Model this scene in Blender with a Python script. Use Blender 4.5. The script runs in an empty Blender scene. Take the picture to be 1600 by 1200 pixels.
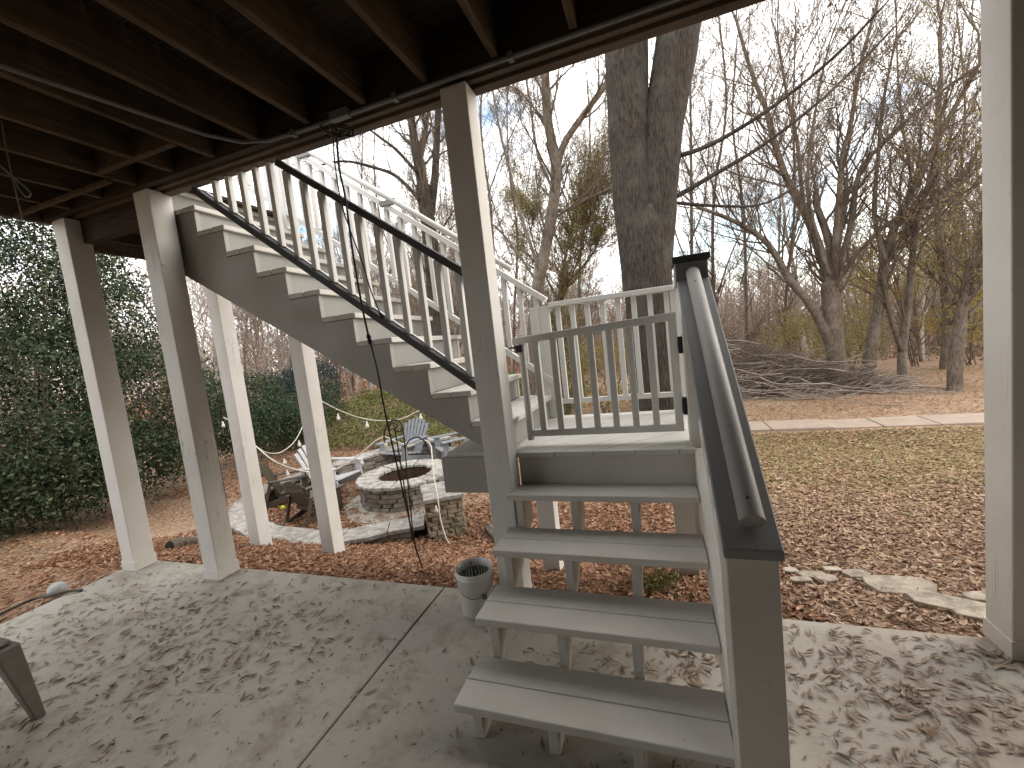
import bpy, bmesh, math, random
import numpy as np
from mathutils import Vector, Matrix, Quaternion, noise

random.seed(7)
rs = np.random.RandomState(7)
R = math.radians
sc = bpy.context.scene
col = sc.collection

# ------------------------------------------------------------------ camera
YAW, PITCH, ROLL, FPX, EYE = -0.336763377, 0.0920730506, 0.112789817, 656.5, 1.55
_F = Vector((math.sin(YAW) * math.cos(PITCH), math.cos(YAW) * math.cos(PITCH), -math.sin(PITCH)))
_R0 = Vector((math.cos(YAW), -math.sin(YAW), 0.0))
_D0 = _F.cross(_R0)
_R = _R0 * math.cos(ROLL) + _D0 * math.sin(ROLL)
_D = -_R0 * math.sin(ROLL) + _D0 * math.cos(ROLL)
CAMP = Vector((0, 0, EYE))
cam = bpy.data.cameras.new('camera')
camo = bpy.data.objects.new('camera', cam)
col.objects.link(camo)
cam.sensor_width = 36
cam.sensor_fit = 'HORIZONTAL'
cam.lens = 36 * FPX / 1600
cam.clip_start = 0.02
cam.clip_end = 600
m = Matrix((_R, -_D, -_F)).transposed().to_4x4()
m.translation = CAMP
camo.matrix_world = m
sc.camera = camo

# ------------------------------------------------------------------ sky, sun, exposure
SUN_EL, SUN_AZ = R(30), R(56)          # azimuth from +Y towards +X
wd = bpy.data.worlds.new('World')
sc.world = wd
wd.use_nodes = True
nt = wd.node_tree
nt.nodes.clear()
N = nt.nodes.new
wo = N('ShaderNodeOutputWorld')
bg = N('ShaderNodeBackground')
sky = N('ShaderNodeTexSky')
sky.sky_type = 'NISHITA'
sky.sun_disc = False
sky.sun_elevation = SUN_EL
sky.sun_rotation = SUN_AZ
sky.air_density = 1.2
sky.dust_density = 0.6
sky.ozone_density = 1.6
tc = N('ShaderNodeTexCoord')
mp = N('ShaderNodeMapping')
mp.inputs['Scale'].default_value = (1.0, 1.0, 2.6)
mp.inputs['Location'].default_value = (0.35, 0.1, 0.2)
nz = N('ShaderNodeTexNoise')
nz.inputs['Scale'].default_value = 2.3
nz.inputs['Detail'].default_value = 9
nz.inputs['Roughness'].default_value = 0.56
cr = N('ShaderNodeValToRGB')
cr.color_ramp.elements[0].position = 0.37
cr.color_ramp.elements[1].position = 0.50
cr.color_ramp.elements[0].color = (0.0, 0.0, 0.0, 1)
mx = N('ShaderNodeMix')
mx.data_type = 'RGBA'
mx.inputs['B'].default_value = (10.3, 10.1, 9.95, 1)
nt.links.new(tc.outputs['Generated'], mp.inputs['Vector'])
nt.links.new(mp.outputs[0], nz.inputs['Vector'])
nt.links.new(nz.outputs['Fac'], cr.inputs[0])
nt.links.new(cr.outputs[0], mx.inputs['Factor'])
tint = N('ShaderNodeMix')
tint.data_type = 'RGBA'
tint.blend_type = 'MULTIPLY'
tint.inputs['Factor'].default_value = 1
tint.inputs['B'].default_value = (1.08, 1.10, 1.06, 1)
nt.links.new(sky.outputs[0], tint.inputs['A'])
nt.links.new(tint.outputs['Result'], mx.inputs['A'])
nt.links.new(mx.outputs['Result'], bg.inputs['Color'])
bg.inputs['Strength'].default_value = 0.1
nt.links.new(bg.outputs[0], wo.inputs[0])

sl = bpy.data.lights.new('sun', 'SUN')
sl.energy = 1.1
sl.angle = R(45)
sl.color = (1.0, 0.91, 0.80)
so = bpy.data.objects.new('sun', sl)
col.objects.link(so)
sd = Vector((math.sin(SUN_AZ) * math.cos(SUN_EL), math.cos(SUN_AZ) * math.cos(SUN_EL), math.sin(SUN_EL)))
so.rotation_euler = sd.to_track_quat('Z', 'Y').to_euler()
so.location = (20, 20, 20)

sc.view_settings.view_transform = 'Standard'
sc.view_settings.look = 'None'
sc.view_settings.gamma = 1
sc.view_settings.exposure = 1.46
sc.render.engine = 'CYCLES'
sc.cycles.use_denoising = True
sc.cycles.max_bounces = 8
sc.cycles.diffuse_bounces = 5
sc.cycles.sample_clamp_indirect = 8


# ------------------------------------------------------------------ helpers
def ray(u, v):
    a, b = (u - 800) / FPX, (v - 600) / FPX
    return _R * a + _D * b + _F


def at(u, v, Y):
    """the point of the photograph's pixel (u, v) at distance Y from the house wall line"""
    r = ray(u, v)
    return CAMP + r * (Y / r.y)


def atz(u, v, z):
    r = ray(u, v)
    return CAMP + r * ((z - EYE) / r.z)


def tag(o, label=None, cat=None, group=None, kind=None):
    if label: o['label'] = label
    if cat: o['category'] = cat
    if group: o['group'] = group
    if kind: o['kind'] = kind
    return o


def empty(name, loc=(0, 0, 0), rz=0.0):
    o = bpy.data.objects.new(name, None)
    o.empty_display_size = 0.1
    o.location = loc
    o.rotation_euler = (0, 0, rz)
    col.objects.link(o)
    return o


def thing(name, label, cat, loc=(0, 0, 0), rz=0.0, group=None):
    return tag(empty(name, loc, rz), label, cat, group)


def link(name, me, mat=None, parent=None, bevel=0.0, smooth=False):
    o = bpy.data.objects.new(name, me)
    if mat is not None and not me.materials:
        me.materials.append(mat)
    if smooth:
        me.polygons.foreach_set('use_smooth', [True] * len(me.polygons))
    col.objects.link(o)
    if parent: o.parent = parent
    if bevel:
        b = o.modifiers.new('bevel', 'BEVEL')
        b.width = bevel
        b.segments = 2
        b.limit_method = 'ANGLE'
        b.angle_limit = R(40)
    return o


class MB:
    def __init__(s):
        s.v = []
        s.f = []

    def add(s, vs, fs):
        k = len(s.v)
        s.v += [tuple(v) for v in vs]
        s.f += [tuple(i + k for i in f) for f in fs]
        return s

    def box(s, x0, x1, y0, y1, z0, z1):
        return s.add([(x0, y0, z0), (x1, y0, z0), (x1, y1, z0), (x0, y1, z0), (x0, y0, z1), (x1, y0, z1), (x1, y1, z1), (x0, y1, z1)],
                     [(3, 2, 1, 0), (4, 5, 6, 7), (0, 1, 5, 4), (1, 2, 6, 5), (2, 3, 7, 6), (3, 0, 4, 7)])

    def hexa(s, a, b):
        """two quads, each 4 points, joined"""
        return s.add(list(a) + list(b), [(3, 2, 1, 0), (4, 5, 6, 7), (0, 1, 5, 4), (1, 2, 6, 5), (2, 3, 7, 6), (3, 0, 4, 7)])

    def bar(s, p, q, w, h, up=(0, 0, 1)):
        """bar from p to q, w across, h along up"""
        p, q, up = Vector(p), Vector(q), Vector(up)
        d = (q - p).normalized()
        sx = d.cross(up).normalized()
        uu = sx.cross(d).normalized()
        A = [p + sx * i * w / 2 + uu * j * h / 2 for i, j in ((-1, -1), (1, -1), (1, 1), (-1, 1))]
        B = [a + (q - p) for a in A]
        return s.add(A + B, [(0, 1, 2, 3), (7, 6, 5, 4), (4, 5, 1, 0), (5, 6, 2, 1), (6, 7, 3, 2), (7, 4, 0, 3)])

    def prism(s, poly, axis, a, b):
        """polygon of 2-D points extruded along axis ('x': points are (y,z); 'y': (x,z); 'z': (x,y))"""
        n = len(poly)
        mk = {'x': lambda p, t: (t, p[0], p[1]), 'y': lambda p, t: (p[0], t, p[1]), 'z': lambda p, t: (p[0], p[1], t)}[axis]
        vs = [mk(p, a) for p in poly] + [mk(p, b) for p in poly]
        fs = [tuple(range(n)), tuple(range(2 * n - 1, n - 1, -1))]
        fs += [(i, n + i, n + (i + 1) % n, (i + 1) % n) for i in range(n)]
        return s.add(vs, fs)

    def tube(s, pts, rad, k=8, cap=True, rough=0.0):
        pts = [Vector(p) for p in pts]
        n = len(pts)
        if not hasattr(rad, '__len__'): rad = [rad] * n
        t0 = (pts[1] - pts[0]).normalized()
        u = t0.orthogonal().normalized()
        vs = []
        for i, p in enumerate(pts):
            t = (pts[min(i + 1, n - 1)] - pts[max(i - 1, 0)]).normalized()
            u = (u - t * u.dot(t)).normalized()
            w = t.cross(u)
            for j in range(k):
                a = 2 * math.pi * j / k
                rr = rad[i]
                if rough: rr *= 1 + rough * noise.noise(Vector((math.cos(a) * 1.7, math.sin(a) * 1.7, i * 0.35)) + pts[0])
                vs.append(p + (u * math.cos(a) + w * math.sin(a)) * rr)
        fs = [(i * k + j, i * k + (j + 1) % k, (i + 1) * k + (j + 1) % k, (i + 1) * k + j) for i in range(n - 1) for j in range(k)]
        if cap: fs += [tuple(range(k - 1, -1, -1)), tuple((n - 1) * k + j for j in range(k))]
        return s.add(vs, fs)

    def lathe(s, prof, k=24, c=(0, 0), close=False):
        vs = []
        for r, z in prof:
            for j in range(k):
                a = 2 * math.pi * j / k
                vs.append((c[0] + r * math.cos(a), c[1] + r * math.sin(a), z))
        n = len(prof)
        rng = range(n if close else n - 1)
        fs = [(i * k + j, i * k + (j + 1) % k, ((i + 1) % n) * k + (j + 1) % k, ((i + 1) % n) * k + j) for i in rng for j in range(k)]
        return s.add(vs, fs)

    def mesh(s, name='m'):
        me = bpy.data.meshes.new(name)
        me.from_pydata(s.v, [], s.f)
        bm = bmesh.new()
        bm.from_mesh(me)
        bmesh.ops.recalc_face_normals(bm, faces=bm.faces)
        bm.to_mesh(me)
        bm.free()
        return me

    def build(s, name, mat, parent=None, bevel=0.0, smooth=False):
        return link(name, s.mesh(name), mat, parent, bevel, smooth)


def npmesh(name, V, F):
    """V (n,3), F (m,k) with the same k for every face"""
    me = bpy.data.meshes.new(name)
    V = np.asarray(V, np.float32)
    F = np.asarray(F, np.int32)
    k = F.shape[1]
    me.vertices.add(len(V))
    me.vertices.foreach_set('co', V.ravel())
    me.loops.add(F.size)
    me.loops.foreach_set('vertex_index', F.ravel())
    me.polygons.add(len(F))
    me.polygons.foreach_set('loop_start', np.arange(0, F.size, k, dtype=np.int32))
    me.polygons.foreach_set('loop_total', np.full(len(F), k, np.int32))
    me.update()
    me.validate()
    return me


def segmesh(name, S, k=3):
    """many separate tapered twigs (x0,y0,z0,x1,y1,z1,r0,r1)"""
    S = np.asarray(S, float)
    p, q, r0, r1 = S[:, :3], S[:, 3:6], S[:, 6:7], S[:, 7:8]
    d = q - p
    d /= np.linalg.norm(d, axis=1, keepdims=True) + 1e-9
    a = np.where(np.abs(d[:, 2:3]) > .9, [[1., 0, 0]], [[0, 0, 1.]])
    u = np.cross(d, a)
    u /= np.linalg.norm(u, axis=1, keepdims=True) + 1e-9
    w = np.cross(d, u)
    V = np.zeros((len(S), 2 * k, 3))
    for j in range(k):
        t = 2 * math.pi * j / k
        o = u * math.cos(t) + w * math.sin(t)
        V[:, j] = p + o * r0
        V[:, k + j] = q + o * r1
    base = (np.arange(len(S)) * 2 * k)[:, None, None]
    f = np.array([[j, (j + 1) % k, k + (j + 1) % k, k + j] for j in range(k)])[None]
    return npmesh(name, V.reshape(-1, 3), (base + f).reshape(-1, 4))


def leafmesh(name, P, L, W, nrm_up=0.0, curl=0.25, rg=rs, fold=0.3):
    """leaves at P (n,3): length L, width W; nrm_up 1 = lying flat, 0 = any way round; four triangles each"""
    n = len(P)
    L = np.broadcast_to(L, (n,))[:, None]
    W = np.broadcast_to(W, (n,))[:, None]
    nr = rg.normal(size=(n, 3))
    nr /= np.linalg.norm(nr, axis=1, keepdims=True)
    nr = nr * (1 - nrm_up) + np.array([0, 0, 1.]) * nrm_up * np.sign(nrm_up + 1e-9)
    nr /= np.linalg.norm(nr, axis=1, keepdims=True)
    a = rg.normal(size=(n, 3))
    d = a - nr * (a * nr).sum(1, keepdims=True)
    d /= np.linalg.norm(d, axis=1, keepdims=True)
    s = np.cross(nr, d)
    c = curl * rg.uniform(-.6, 1.4, (n, 1))
    fo = fold * rg.uniform(.2, 1.2, (n, 1))
    V = np.zeros((n, 5, 3))
    V[:, 0] = P - d * L / 2 + nr * c * L * .5
    V[:, 1] = P + s * W / 2 + nr * fo * W - d * L * .06
    V[:, 2] = P + d * L / 2 + nr * c * L * rg.uniform(.1, .9, (n, 1))
    V[:, 3] = P - s * W / 2 + nr * fo * W - d * L * .06
    V[:, 4] = P
    f = np.array([[0, 4, 1], [1, 4, 2], [2, 4, 3], [3, 4, 0]])[None]
    return npmesh(name, V.reshape(-1, 3), ((np.arange(n) * 5)[:, None, None] + f).reshape(-1, 3))


def littermesh(name, P, L, W, nrm_up=.75, rg=rs, curl=.32):
    """lance-shaped fallen leaves with a folded, curling blade; eight triangles each"""
    n = len(P)
    P = np.asarray(P, float)
    L = np.broadcast_to(L, (n,))[:, None]
    W = np.broadcast_to(W, (n,))[:, None]
    nr = rg.normal(size=(n, 3))
    nr /= np.linalg.norm(nr, axis=1, keepdims=True)
    nr = nr * (1 - nrm_up) + np.array([0, 0, 1.]) * nrm_up
    nr /= np.linalg.norm(nr, axis=1, keepdims=True)
    a = rg.normal(size=(n, 3))
    d = a - nr * (a * nr).sum(1, keepdims=True)
    d /= np.linalg.norm(d, axis=1, keepdims=True)
    s = np.cross(nr, d)
    c = rg.uniform(-.05, curl, (n, 1)) * L
    b = rg.uniform(-.18, .18, (n, 1)) * L
    fo = rg.uniform(-.15, .45, (n, 1)) * W
    sk = rg.uniform(.38, .5, (n, 1))
    V = np.zeros((n, 8, 3))

    def pt(t, w, up):
        x = (t - .5) * 2
        return P + d * L * (t - .5) + s * (w * W + b * (1 - x * x)) + nr * (up * fo + c * x * x)
    V[:, 0] = pt(0, 0, 0)
    V[:, 1] = pt(.3, sk, 1)
    V[:, 2] = pt(.68, sk * .82, 1)
    V[:, 3] = pt(1, 0, 0)
    V[:, 4] = pt(.68, -sk * .82, 1)
    V[:, 5] = pt(.3, -sk, 1)
    V[:, 6] = pt(.3, 0, 0)
    V[:, 7] = pt(.68, 0, 0)
    f = np.array([[0, 6, 1], [0, 5, 6], [1, 6, 7], [1, 7, 2], [5, 4, 7], [5, 7, 6], [2, 7, 3], [7, 4, 3]])[None]
    return npmesh(name, V.reshape(-1, 3), ((np.arange(n) * 8)[:, None, None] + f).reshape(-1, 3))


# ------------------------------------------------------------------ materials
def ramp(nt, src, stops):
    r = nt.nodes.new('ShaderNodeValToRGB')
    e = r.color_ramp.elements
    while len(e) < len(stops): e.new(0.5)
    for i, (p, c) in enumerate(stops):
        e[i].position = p
        e[i].color = (*c, 1) if len(c) == 3 else c
    nt.links.new(src, r.inputs[0])
    return r.outputs[0]


def newmat(name, rough=0.7, spec=0.3):
    mt = bpy.data.materials.new(name)
    mt.use_nodes = True
    b = mt.node_tree.nodes['Principled BSDF']
    b.inputs['Roughness'].default_value = rough
    b.inputs['Specular IOR Level'].default_value = spec
    return mt, mt.node_tree, b


def tex(nt, kind, scale, vec=None, detail=4, rough=.55, stretch=None, **kw):
    n = nt.nodes.new('ShaderNodeTex' + kind)
    n.inputs['Scale'].default_value = scale
    if kind == 'Noise':
        n.inputs['Detail'].default_value = detail
        n.inputs['Roughness'].default_value = rough
    if vec is None:
        t = nt.nodes.new('ShaderNodeTexCoord')
        vec = t.outputs['Object']
    if stretch:
        mpn = nt.nodes.new('ShaderNodeMapping')
        mpn.inputs['Scale'].default_value = stretch
        nt.links.new(vec, mpn.inputs[0])
        vec = mpn.outputs[0]
    nt.links.new(vec, n.inputs['Vector'])
    return n


def mixc(nt, fac, a, b, mode='MIX'):
    x = nt.nodes.new('ShaderNodeMix')
    x.data_type = 'RGBA'
    x.blend_type = mode
    for k, v in (('Factor', fac), ('A', a), ('B', b)):
        if isinstance(v, (float, int)): x.inputs[k].default_value = v
        elif isinstance(v, tuple): x.inputs[k].default_value = (*v[:3], 1)
        else: nt.links.new(v, x.inputs[k])
    return x.outputs['Result']


def bump(nt, b, h, strength=.3, dist=.01):
    n = nt.nodes.new('ShaderNodeBump')
    n.inputs['Strength'].default_value = strength
    n.inputs['Distance'].default_value = dist
    nt.links.new(h, n.inputs['Height'])
    nt.links.new(n.outputs[0], b.inputs['Normal'])


def geo_pos(nt):
    return nt.nodes.new('ShaderNodeNewGeometry').outputs['Position']


def paint(name, c, rough=.5, axis='z', cracks=True, dirt=.5):
    mt, nt, b = newmat(name, rough, .35)
    pos = geo_pos(nt)
    st = {'z': (9, 9, .5), 'x': (.5, 9, 9), 'y': (9, .5, 9)}[axis]
    g = tex(nt, 'Noise', 6, pos, 5, .6, st)
    n1 = tex(nt, 'Noise', 2.2, pos, 5, .6)
    n2 = tex(nt, 'Noise', 38, pos, 3, .6)
    d = tuple(x * (.72 if i < 2 else .62) for i, x in enumerate(c))
    base = mixc(nt, ramp(nt, n1.outputs['Fac'], [(.38, (0, 0, 0)), (.75, (dirt, dirt, dirt))]), c, d)
    spots = ramp(nt, n2.outputs['Fac'], [(.66, (0, 0, 0)), (.74, (.55, .55, .55))])
    base = mixc(nt, spots, base, tuple(x * .55 for x in c))
    if cracks:
        v = tex(nt, 'Noise', 2.6, pos, 2, .5, {'z': (7, 7, .55), 'x': (.55, 7, 7), 'y': (7, .55, 7)}[axis])
        line = ramp(nt, v.outputs['Fac'], [(.495, (0, 0, 0)), (.5, (1, 1, 1)), (.505, (0, 0, 0))])
        msk = tex(nt, 'Noise', 1.5, pos, 2, .5)
        mk = ramp(nt, msk.outputs['Fac'], [(.55, (0, 0, 0)), (.62, (.8, .8, .8))])
        line = mixc(nt, 1.0, line, mk, 'MULTIPLY')
        base = mixc(nt, line, base, (.10, .09, .08))
    nt.links.new(base, b.inputs['Base Color'])
    bump(nt, b, g.outputs['Fac'], .22, .004)
    rr = ramp(nt, n1.outputs['Fac'], [(.3, (rough - .1,) * 3), (.7, (rough + .18,) * 3)])
    nt.links.new(rr, b.inputs['Roughness'])
    return mt


def wood(name, c0, c1, axis='y', rough=.8, spec=.2):
    mt, nt, b = newmat(name, rough, spec)
    pos = geo_pos(nt)
    st = {'z': (10, 10, .6), 'x': (.6, 10, 10), 'y': (10, .6, 10)}[axis]
    g = tex(nt, 'Noise', 5, pos, 6, .62, st)
    n1 = tex(nt, 'Noise', 1.6, pos, 4, .6)
    base = ramp(nt, g.outputs['Fac'], [(.3, c0), (.7, c1)])
    base = mixc(nt, ramp(nt, n1.outputs['Fac'], [(.4, (0, 0, 0)), (.7, (.6, .6, .6))]), base, tuple(x * .5 for x in c0))
    nt.links.new(base, b.inputs['Base Color'])
    bump(nt, b, g.outputs['Fac'], .35, .006)
    return mt


def island(name, stops, rough=.6, spec=.3, trans=0.0, pos_scale=None):
    mt, nt, b = newmat(name, rough, spec)
    g = nt.nodes.new('ShaderNodeNewGeometry')
    c = ramp(nt, g.outputs['Random Per Island'], stops)
    if pos_scale:
        n = tex(nt, 'Noise', pos_scale, g.outputs['Position'], 3, .5)
        c = mixc(nt, ramp(nt, n.outputs['Fac'], [(.4, (0, 0, 0)), (.65, (.5, .5, .5))]), c, tuple(x * .45 for x in stops[0][1]))
    nt.links.new(c, b.inputs['Base Color'])
    if trans:
        t = nt.nodes.new('ShaderNodeBsdfTranslucent')
        nt.links.new(c, t.inputs[0])
        ms = nt.nodes.new('ShaderNodeMixShader')
        ms.inputs[0].default_value = trans
        nt.links.new(b.outputs[0], ms.inputs[1])
        nt.links.new(t.outputs[0], ms.inputs[2])
        nt.links.new(ms.outputs[0], nt.nodes['Material Output'].inputs[0])
    return mt


def plain(name, c, rough=.5, spec=.4, metal=0.0, var=.25, scale=14):
    mt, nt, b = newmat(name, rough, spec)
    n = tex(nt, 'Noise', scale, geo_pos(nt), 4, .6)
    nt.links.new(ramp(nt, n.outputs['Fac'], [(.3, tuple(x * (1 - var) for x in c)), (.7, c)]), b.inputs['Base Color'])
    b.inputs['Metallic'].default_value = metal
    return mt


def stone(name, cols, rough=.85):
    mt, nt, b = newmat(name, rough, .2)
    oi = nt.nodes.new('ShaderNodeObjectInfo')
    pos = geo_pos(nt)
    c = ramp(nt, oi.outputs['Random'], [(i / (len(cols) - 1), x) for i, x in enumerate(cols)])
    n = tex(nt, 'Noise', 11, pos, 7, .66)
    c = mixc(nt, ramp(nt, n.outputs['Fac'], [(.35, (0, 0, 0)), (.7, (.75, .75, .75))]), c, (.07, .06, .05))
    n3 = tex(nt, 'Noise', 45, pos, 4, .6)
    c = mixc(nt, ramp(nt, n3.outputs['Fac'], [(.58, (0, 0, 0)), (.7, (.5, .5, .5))]), c, (.5, .47, .42))
    nt.links.new(c, b.inputs['Base Color'])
    bump(nt, b, n.outputs['Fac'], .6, .015)
    return mt


def bark(name, c0, c1, c2=(.30, .29, .25)):
    mt, nt, b = newmat(name, .9, .12)
    pos = geo_pos(nt)
    a = tex(nt, 'Noise', 16, pos, 8, .72, (2.6, 2.6, .55))
    v = tex(nt, 'Voronoi', 16, pos, stretch=(2.2, 2.2, .35))
    n = tex(nt, 'Noise', 2.4, pos, 5, .6)
    c = ramp(nt, a.outputs['Fac'], [(.32, c0), (.62, c1)])
    c = mixc(nt, ramp(nt, n.outputs['Fac'], [(.5, (0, 0, 0)), (.66, (.6, .6, .6))]), c, c2)
    nt.links.new(c, b.inputs['Base Color'])
    h = mixc(nt, .5, a.outputs['Fac'], v.outputs['Distance'])
    bump(nt, b, h, .8, .03)
    return mt


M = {}
M['white'] = paint('white_paint', (.66, .64, .61), .5, 'z')
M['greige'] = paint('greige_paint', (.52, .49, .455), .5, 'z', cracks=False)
M['riser'] = paint('shaded_riser_paint', (.27, .265, .25), .55, 'y', cracks=False)  # riser colour darkened: shade behind the stringer edge is put into the paint
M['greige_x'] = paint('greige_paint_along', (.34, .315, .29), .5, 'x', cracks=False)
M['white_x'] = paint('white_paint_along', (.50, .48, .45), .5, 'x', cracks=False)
M['rail'] = paint('white_rail_paint', (.66, .655, .635), .45, 'z', cracks=False, dirt=.35)
M['tread'] = paint('tread_paint', (.54, .515, .475), .55, 'x', cracks=False, dirt=.5)
M['landing'] = paint('landing_paint', (.54, .525, .495), .5, 'x', cracks=False, dirt=.6)
M['cap'] = paint('grey_cap_paint', (.24, .236, .235), .5, 'y', cracks=False, dirt=.6)
M['capdark'] = paint('dark_cap_paint', (.06, .06, .062), .6, 'y', cracks=False, dirt=.6)
M['handrail'] = paint('handrail_paint', (.33, .315, .30), .5, 'y', cracks=False, dirt=.6)
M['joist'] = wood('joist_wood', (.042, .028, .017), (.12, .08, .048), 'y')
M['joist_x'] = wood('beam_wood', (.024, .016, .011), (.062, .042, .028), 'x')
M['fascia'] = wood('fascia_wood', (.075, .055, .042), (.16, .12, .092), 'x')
M['conduit'] = plain('conduit_plastic', (.13, .13, .13), .45)
M['black'] = plain('black_rubber', (.012, .012, .012), .45, .4)
M['iron'] = plain('black_iron', (.014, .013, .012), .5, .4)
M['cordwhite'] = plain('white_cord', (.72, .69, .58), .5)
M['bulb'] = plain('frosted_bulb', (.75, .73, .68), .25, .5)
M['brownplastic'] = plain('brown_plastic', (.085, .065, .045), .5)
M['whiteplastic'] = plain('white_chair_plastic', (.50, .50, .50), .4)
M['greyplastic'] = plain('grey_chair_plastic', (.27, .285, .305), .45)
M['taupe'] = plain('taupe_plastic', (.16, .14, .12), .4, .4)
M['bucket'] = plain('bucket_plastic', (.76, .76, .74), .35, .5, var=.12, scale=9)
M['bucketin'] = plain('bucket_inside', (.16, .19, .16), .6)
M['metal'] = plain('wire_metal', (.35, .34, .33), .35, .5, 1.0)
M['stone'] = stone('wall_stone', [(.19, .165, .13), (.26, .23, .19), (.33, .30, .26), (.24, .20, .15), (.37, .34, .30)])
M['pierstone'] = stone('pier_stone', [(.27, .22, .13), (.36, .30, .19), (.31, .25, .15), (.42, .36, .25), (.28, .25, .18)])
M['coping'] = stone('coping_stone', [(.44, .41, .37), (.52, .49, .44), (.40, .38, .34), (.56, .53, .49)])
M['flag'] = stone('flagstone', [(.42, .35, .27), (.48, .41, .32), (.45, .38, .30)])
M['mortar'] = plain('dark_mortar', (.035, .03, .025), .9, .1)
M['pitin'] = plain('pit_brick', (.10, .06, .045), .9, .1, var=.7, scale=9)
M['bark'] = bark('grey_bark', (.014, .011, .009), (.085, .070, .058), (.10, .095, .08))
M['bark2'] = bark('brown_bark', (.045, .035, .027), (.22, .175, .135), (.27, .24, .20))
M['twig'] = plain('twig_bark', (.17, .13, .10), .9, .1)
M['farbark'] = plain('far_bark', (.34, .27, .215), .9, .1)
M['pale'] = plain('pale_bark', (.50, .43, .37), .9, .1)
M['brush'] = plain('brush_bark', (.46, .385, .325), .9, .1, .5)
M['leaf'] = island('fallen_leaf', [(0, (.09, .040, .020)), (.3, (.25, .115, .058)), (.55, (.38, .20, .11)), (.8, (.52, .33, .21)), (1, (.13, .06, .03))], .65, .25, .1)
M['lawnleaf'] = island('lawn_leaf', [(0, (.15, .095, .045)), (.35, (.31, .205, .105)), (.65, (.43, .30, .17)), (.85, (.27, .24, .10)), (1, (.17, .18, .06))], .7, .2, .1)
M['panleaf'] = island('pinkish_leaf', [(0, (.10, .055, .033)), (.3, (.27, .155, .095)), (.6, (.41, .265, .17)), (.85, (.56, .41, .29)), (1, (.16, .085, .05))], .65, .25, .1)
M['thicket'] = island('thicket_leaf', [(0, (.17, .125, .09)), (.5, (.32, .25, .19)), (.85, (.42, .35, .27)), (1, (.30, .28, .15))], .8, .1, .35)
M['slableaf'] = island('slab_leaf', [(0, (.12, .08, .055)), (.5, (.25, .18, .125)), (.8, (.40, .32, .24)), (1, (.17, .12, .08))], .7, .25)
M['holly'] = island('holly_leaf', [(0, (.016, .028, .014)), (.5, (.038, .058, .026)), (.8, (.07, .092, .042)), (1, (.12, .135, .07))], .6, .3, .1)
M['shrub'] = island('shrub_leaf', [(0, (.02, .04, .022)), (.6, (.045, .075, .035)), (1, (.09, .12, .05))], .5, .3, .15)
M['cover'] = island('groundcover_leaf', [(0, (.05, .07, .02)), (.5, (.15, .17, .05)), (.85, (.26, .26, .09)), (1, (.30, .22, .09))], .6, .25, .2)
M['olive'] = island('olive_leaf', [(0, (.18, .14, .045)), (.5, (.30, .25, .085)), (1, (.40, .35, .15))], .6, .2, .45)
M['dryleaf'] = island('dry_tree_leaf', [(0, (.10, .06, .035)), (.5, (.18, .125, .08)), (1, (.26, .20, .13))], .7, .2, .35)
M['yellow'] = island('yellow_leaf', [(0, (.32, .22, .05)), (.6, (.40, .32, .08)), (1, (.30, .30, .10))], .6, .2, .45)
M['rust'] = island('rust_leaf', [(0, (.20, .075, .04)), (.5, (.34, .15, .085)), (1, (.42, .25, .15))], .7, .2, .3)
M['bluegreen'] = island('bluegreen_leaf', [(0, (.02, .035, .035)), (.6, (.045, .07, .065)), (1, (.09, .12, .11))], .5, .3, .1)


def concrete():
    mt, nt, b = newmat('concrete', .8, .25)
    pos = geo_pos(nt)
    n1 = tex(nt, 'Noise', 1.1, pos, 6, .62)
    n2 = tex(nt, 'Noise', 5, pos, 6, .66)
    n3 = tex(nt, 'Noise', 90, pos, 3, .6)
    c = ramp(nt, n1.outputs['Fac'], [(.3, (.32, .295, .25)), (.52, (.41, .385, .335)), (.72, (.47, .445, .395))])
    c = mixc(nt, ramp(nt, n2.outputs['Fac'], [(.50, (0, 0, 0)), (.68, (.75, .75, .75))]), c, (.24, .195, .15))
    c = mixc(nt, ramp(nt, n3.outputs['Fac'], [(.6, (0, 0, 0)), (.72, (.45, .45, .45))]), c, (.16, .14, .12))
    sp_ = nt.nodes.new('ShaderNodeSeparateXYZ')
    nt.links.new(pos, sp_.inputs[0])
    mr = nt.nodes.new('ShaderNodeMapRange')
    mr.inputs['From Min'].default_value = .2
    mr.inputs['From Max'].default_value = 1.4
    mr.inputs['To Max'].default_value = .8
    nt.links.new(sp_.outputs['X'], mr.inputs['Value'])
    n4 = tex(nt, 'Noise', 2.6, pos, 7, .68)
    dm = nt.nodes.new('ShaderNodeMath')
    dm.operation = 'MULTIPLY'
    nt.links.new(mr.outputs[0], dm.inputs[0])
    nt.links.new(ramp(nt, n4.outputs['Fac'], [(.36, (0, 0, 0)), (.56, (1, 1, 1))]), dm.inputs[1])
    c = mixc(nt, dm.outputs[0], c, (.26, .195, .14))
    nt.links.new(c, b.inputs['Base Color'])
    bump(nt, b, n3.outputs['Fac'], .25, .003)
    nt.links.new(ramp(nt, n1.outputs['Fac'], [(.35, (.55,) * 3), (.7, (.85,) * 3)]), b.inputs['Roughness'])
    return mt


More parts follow.
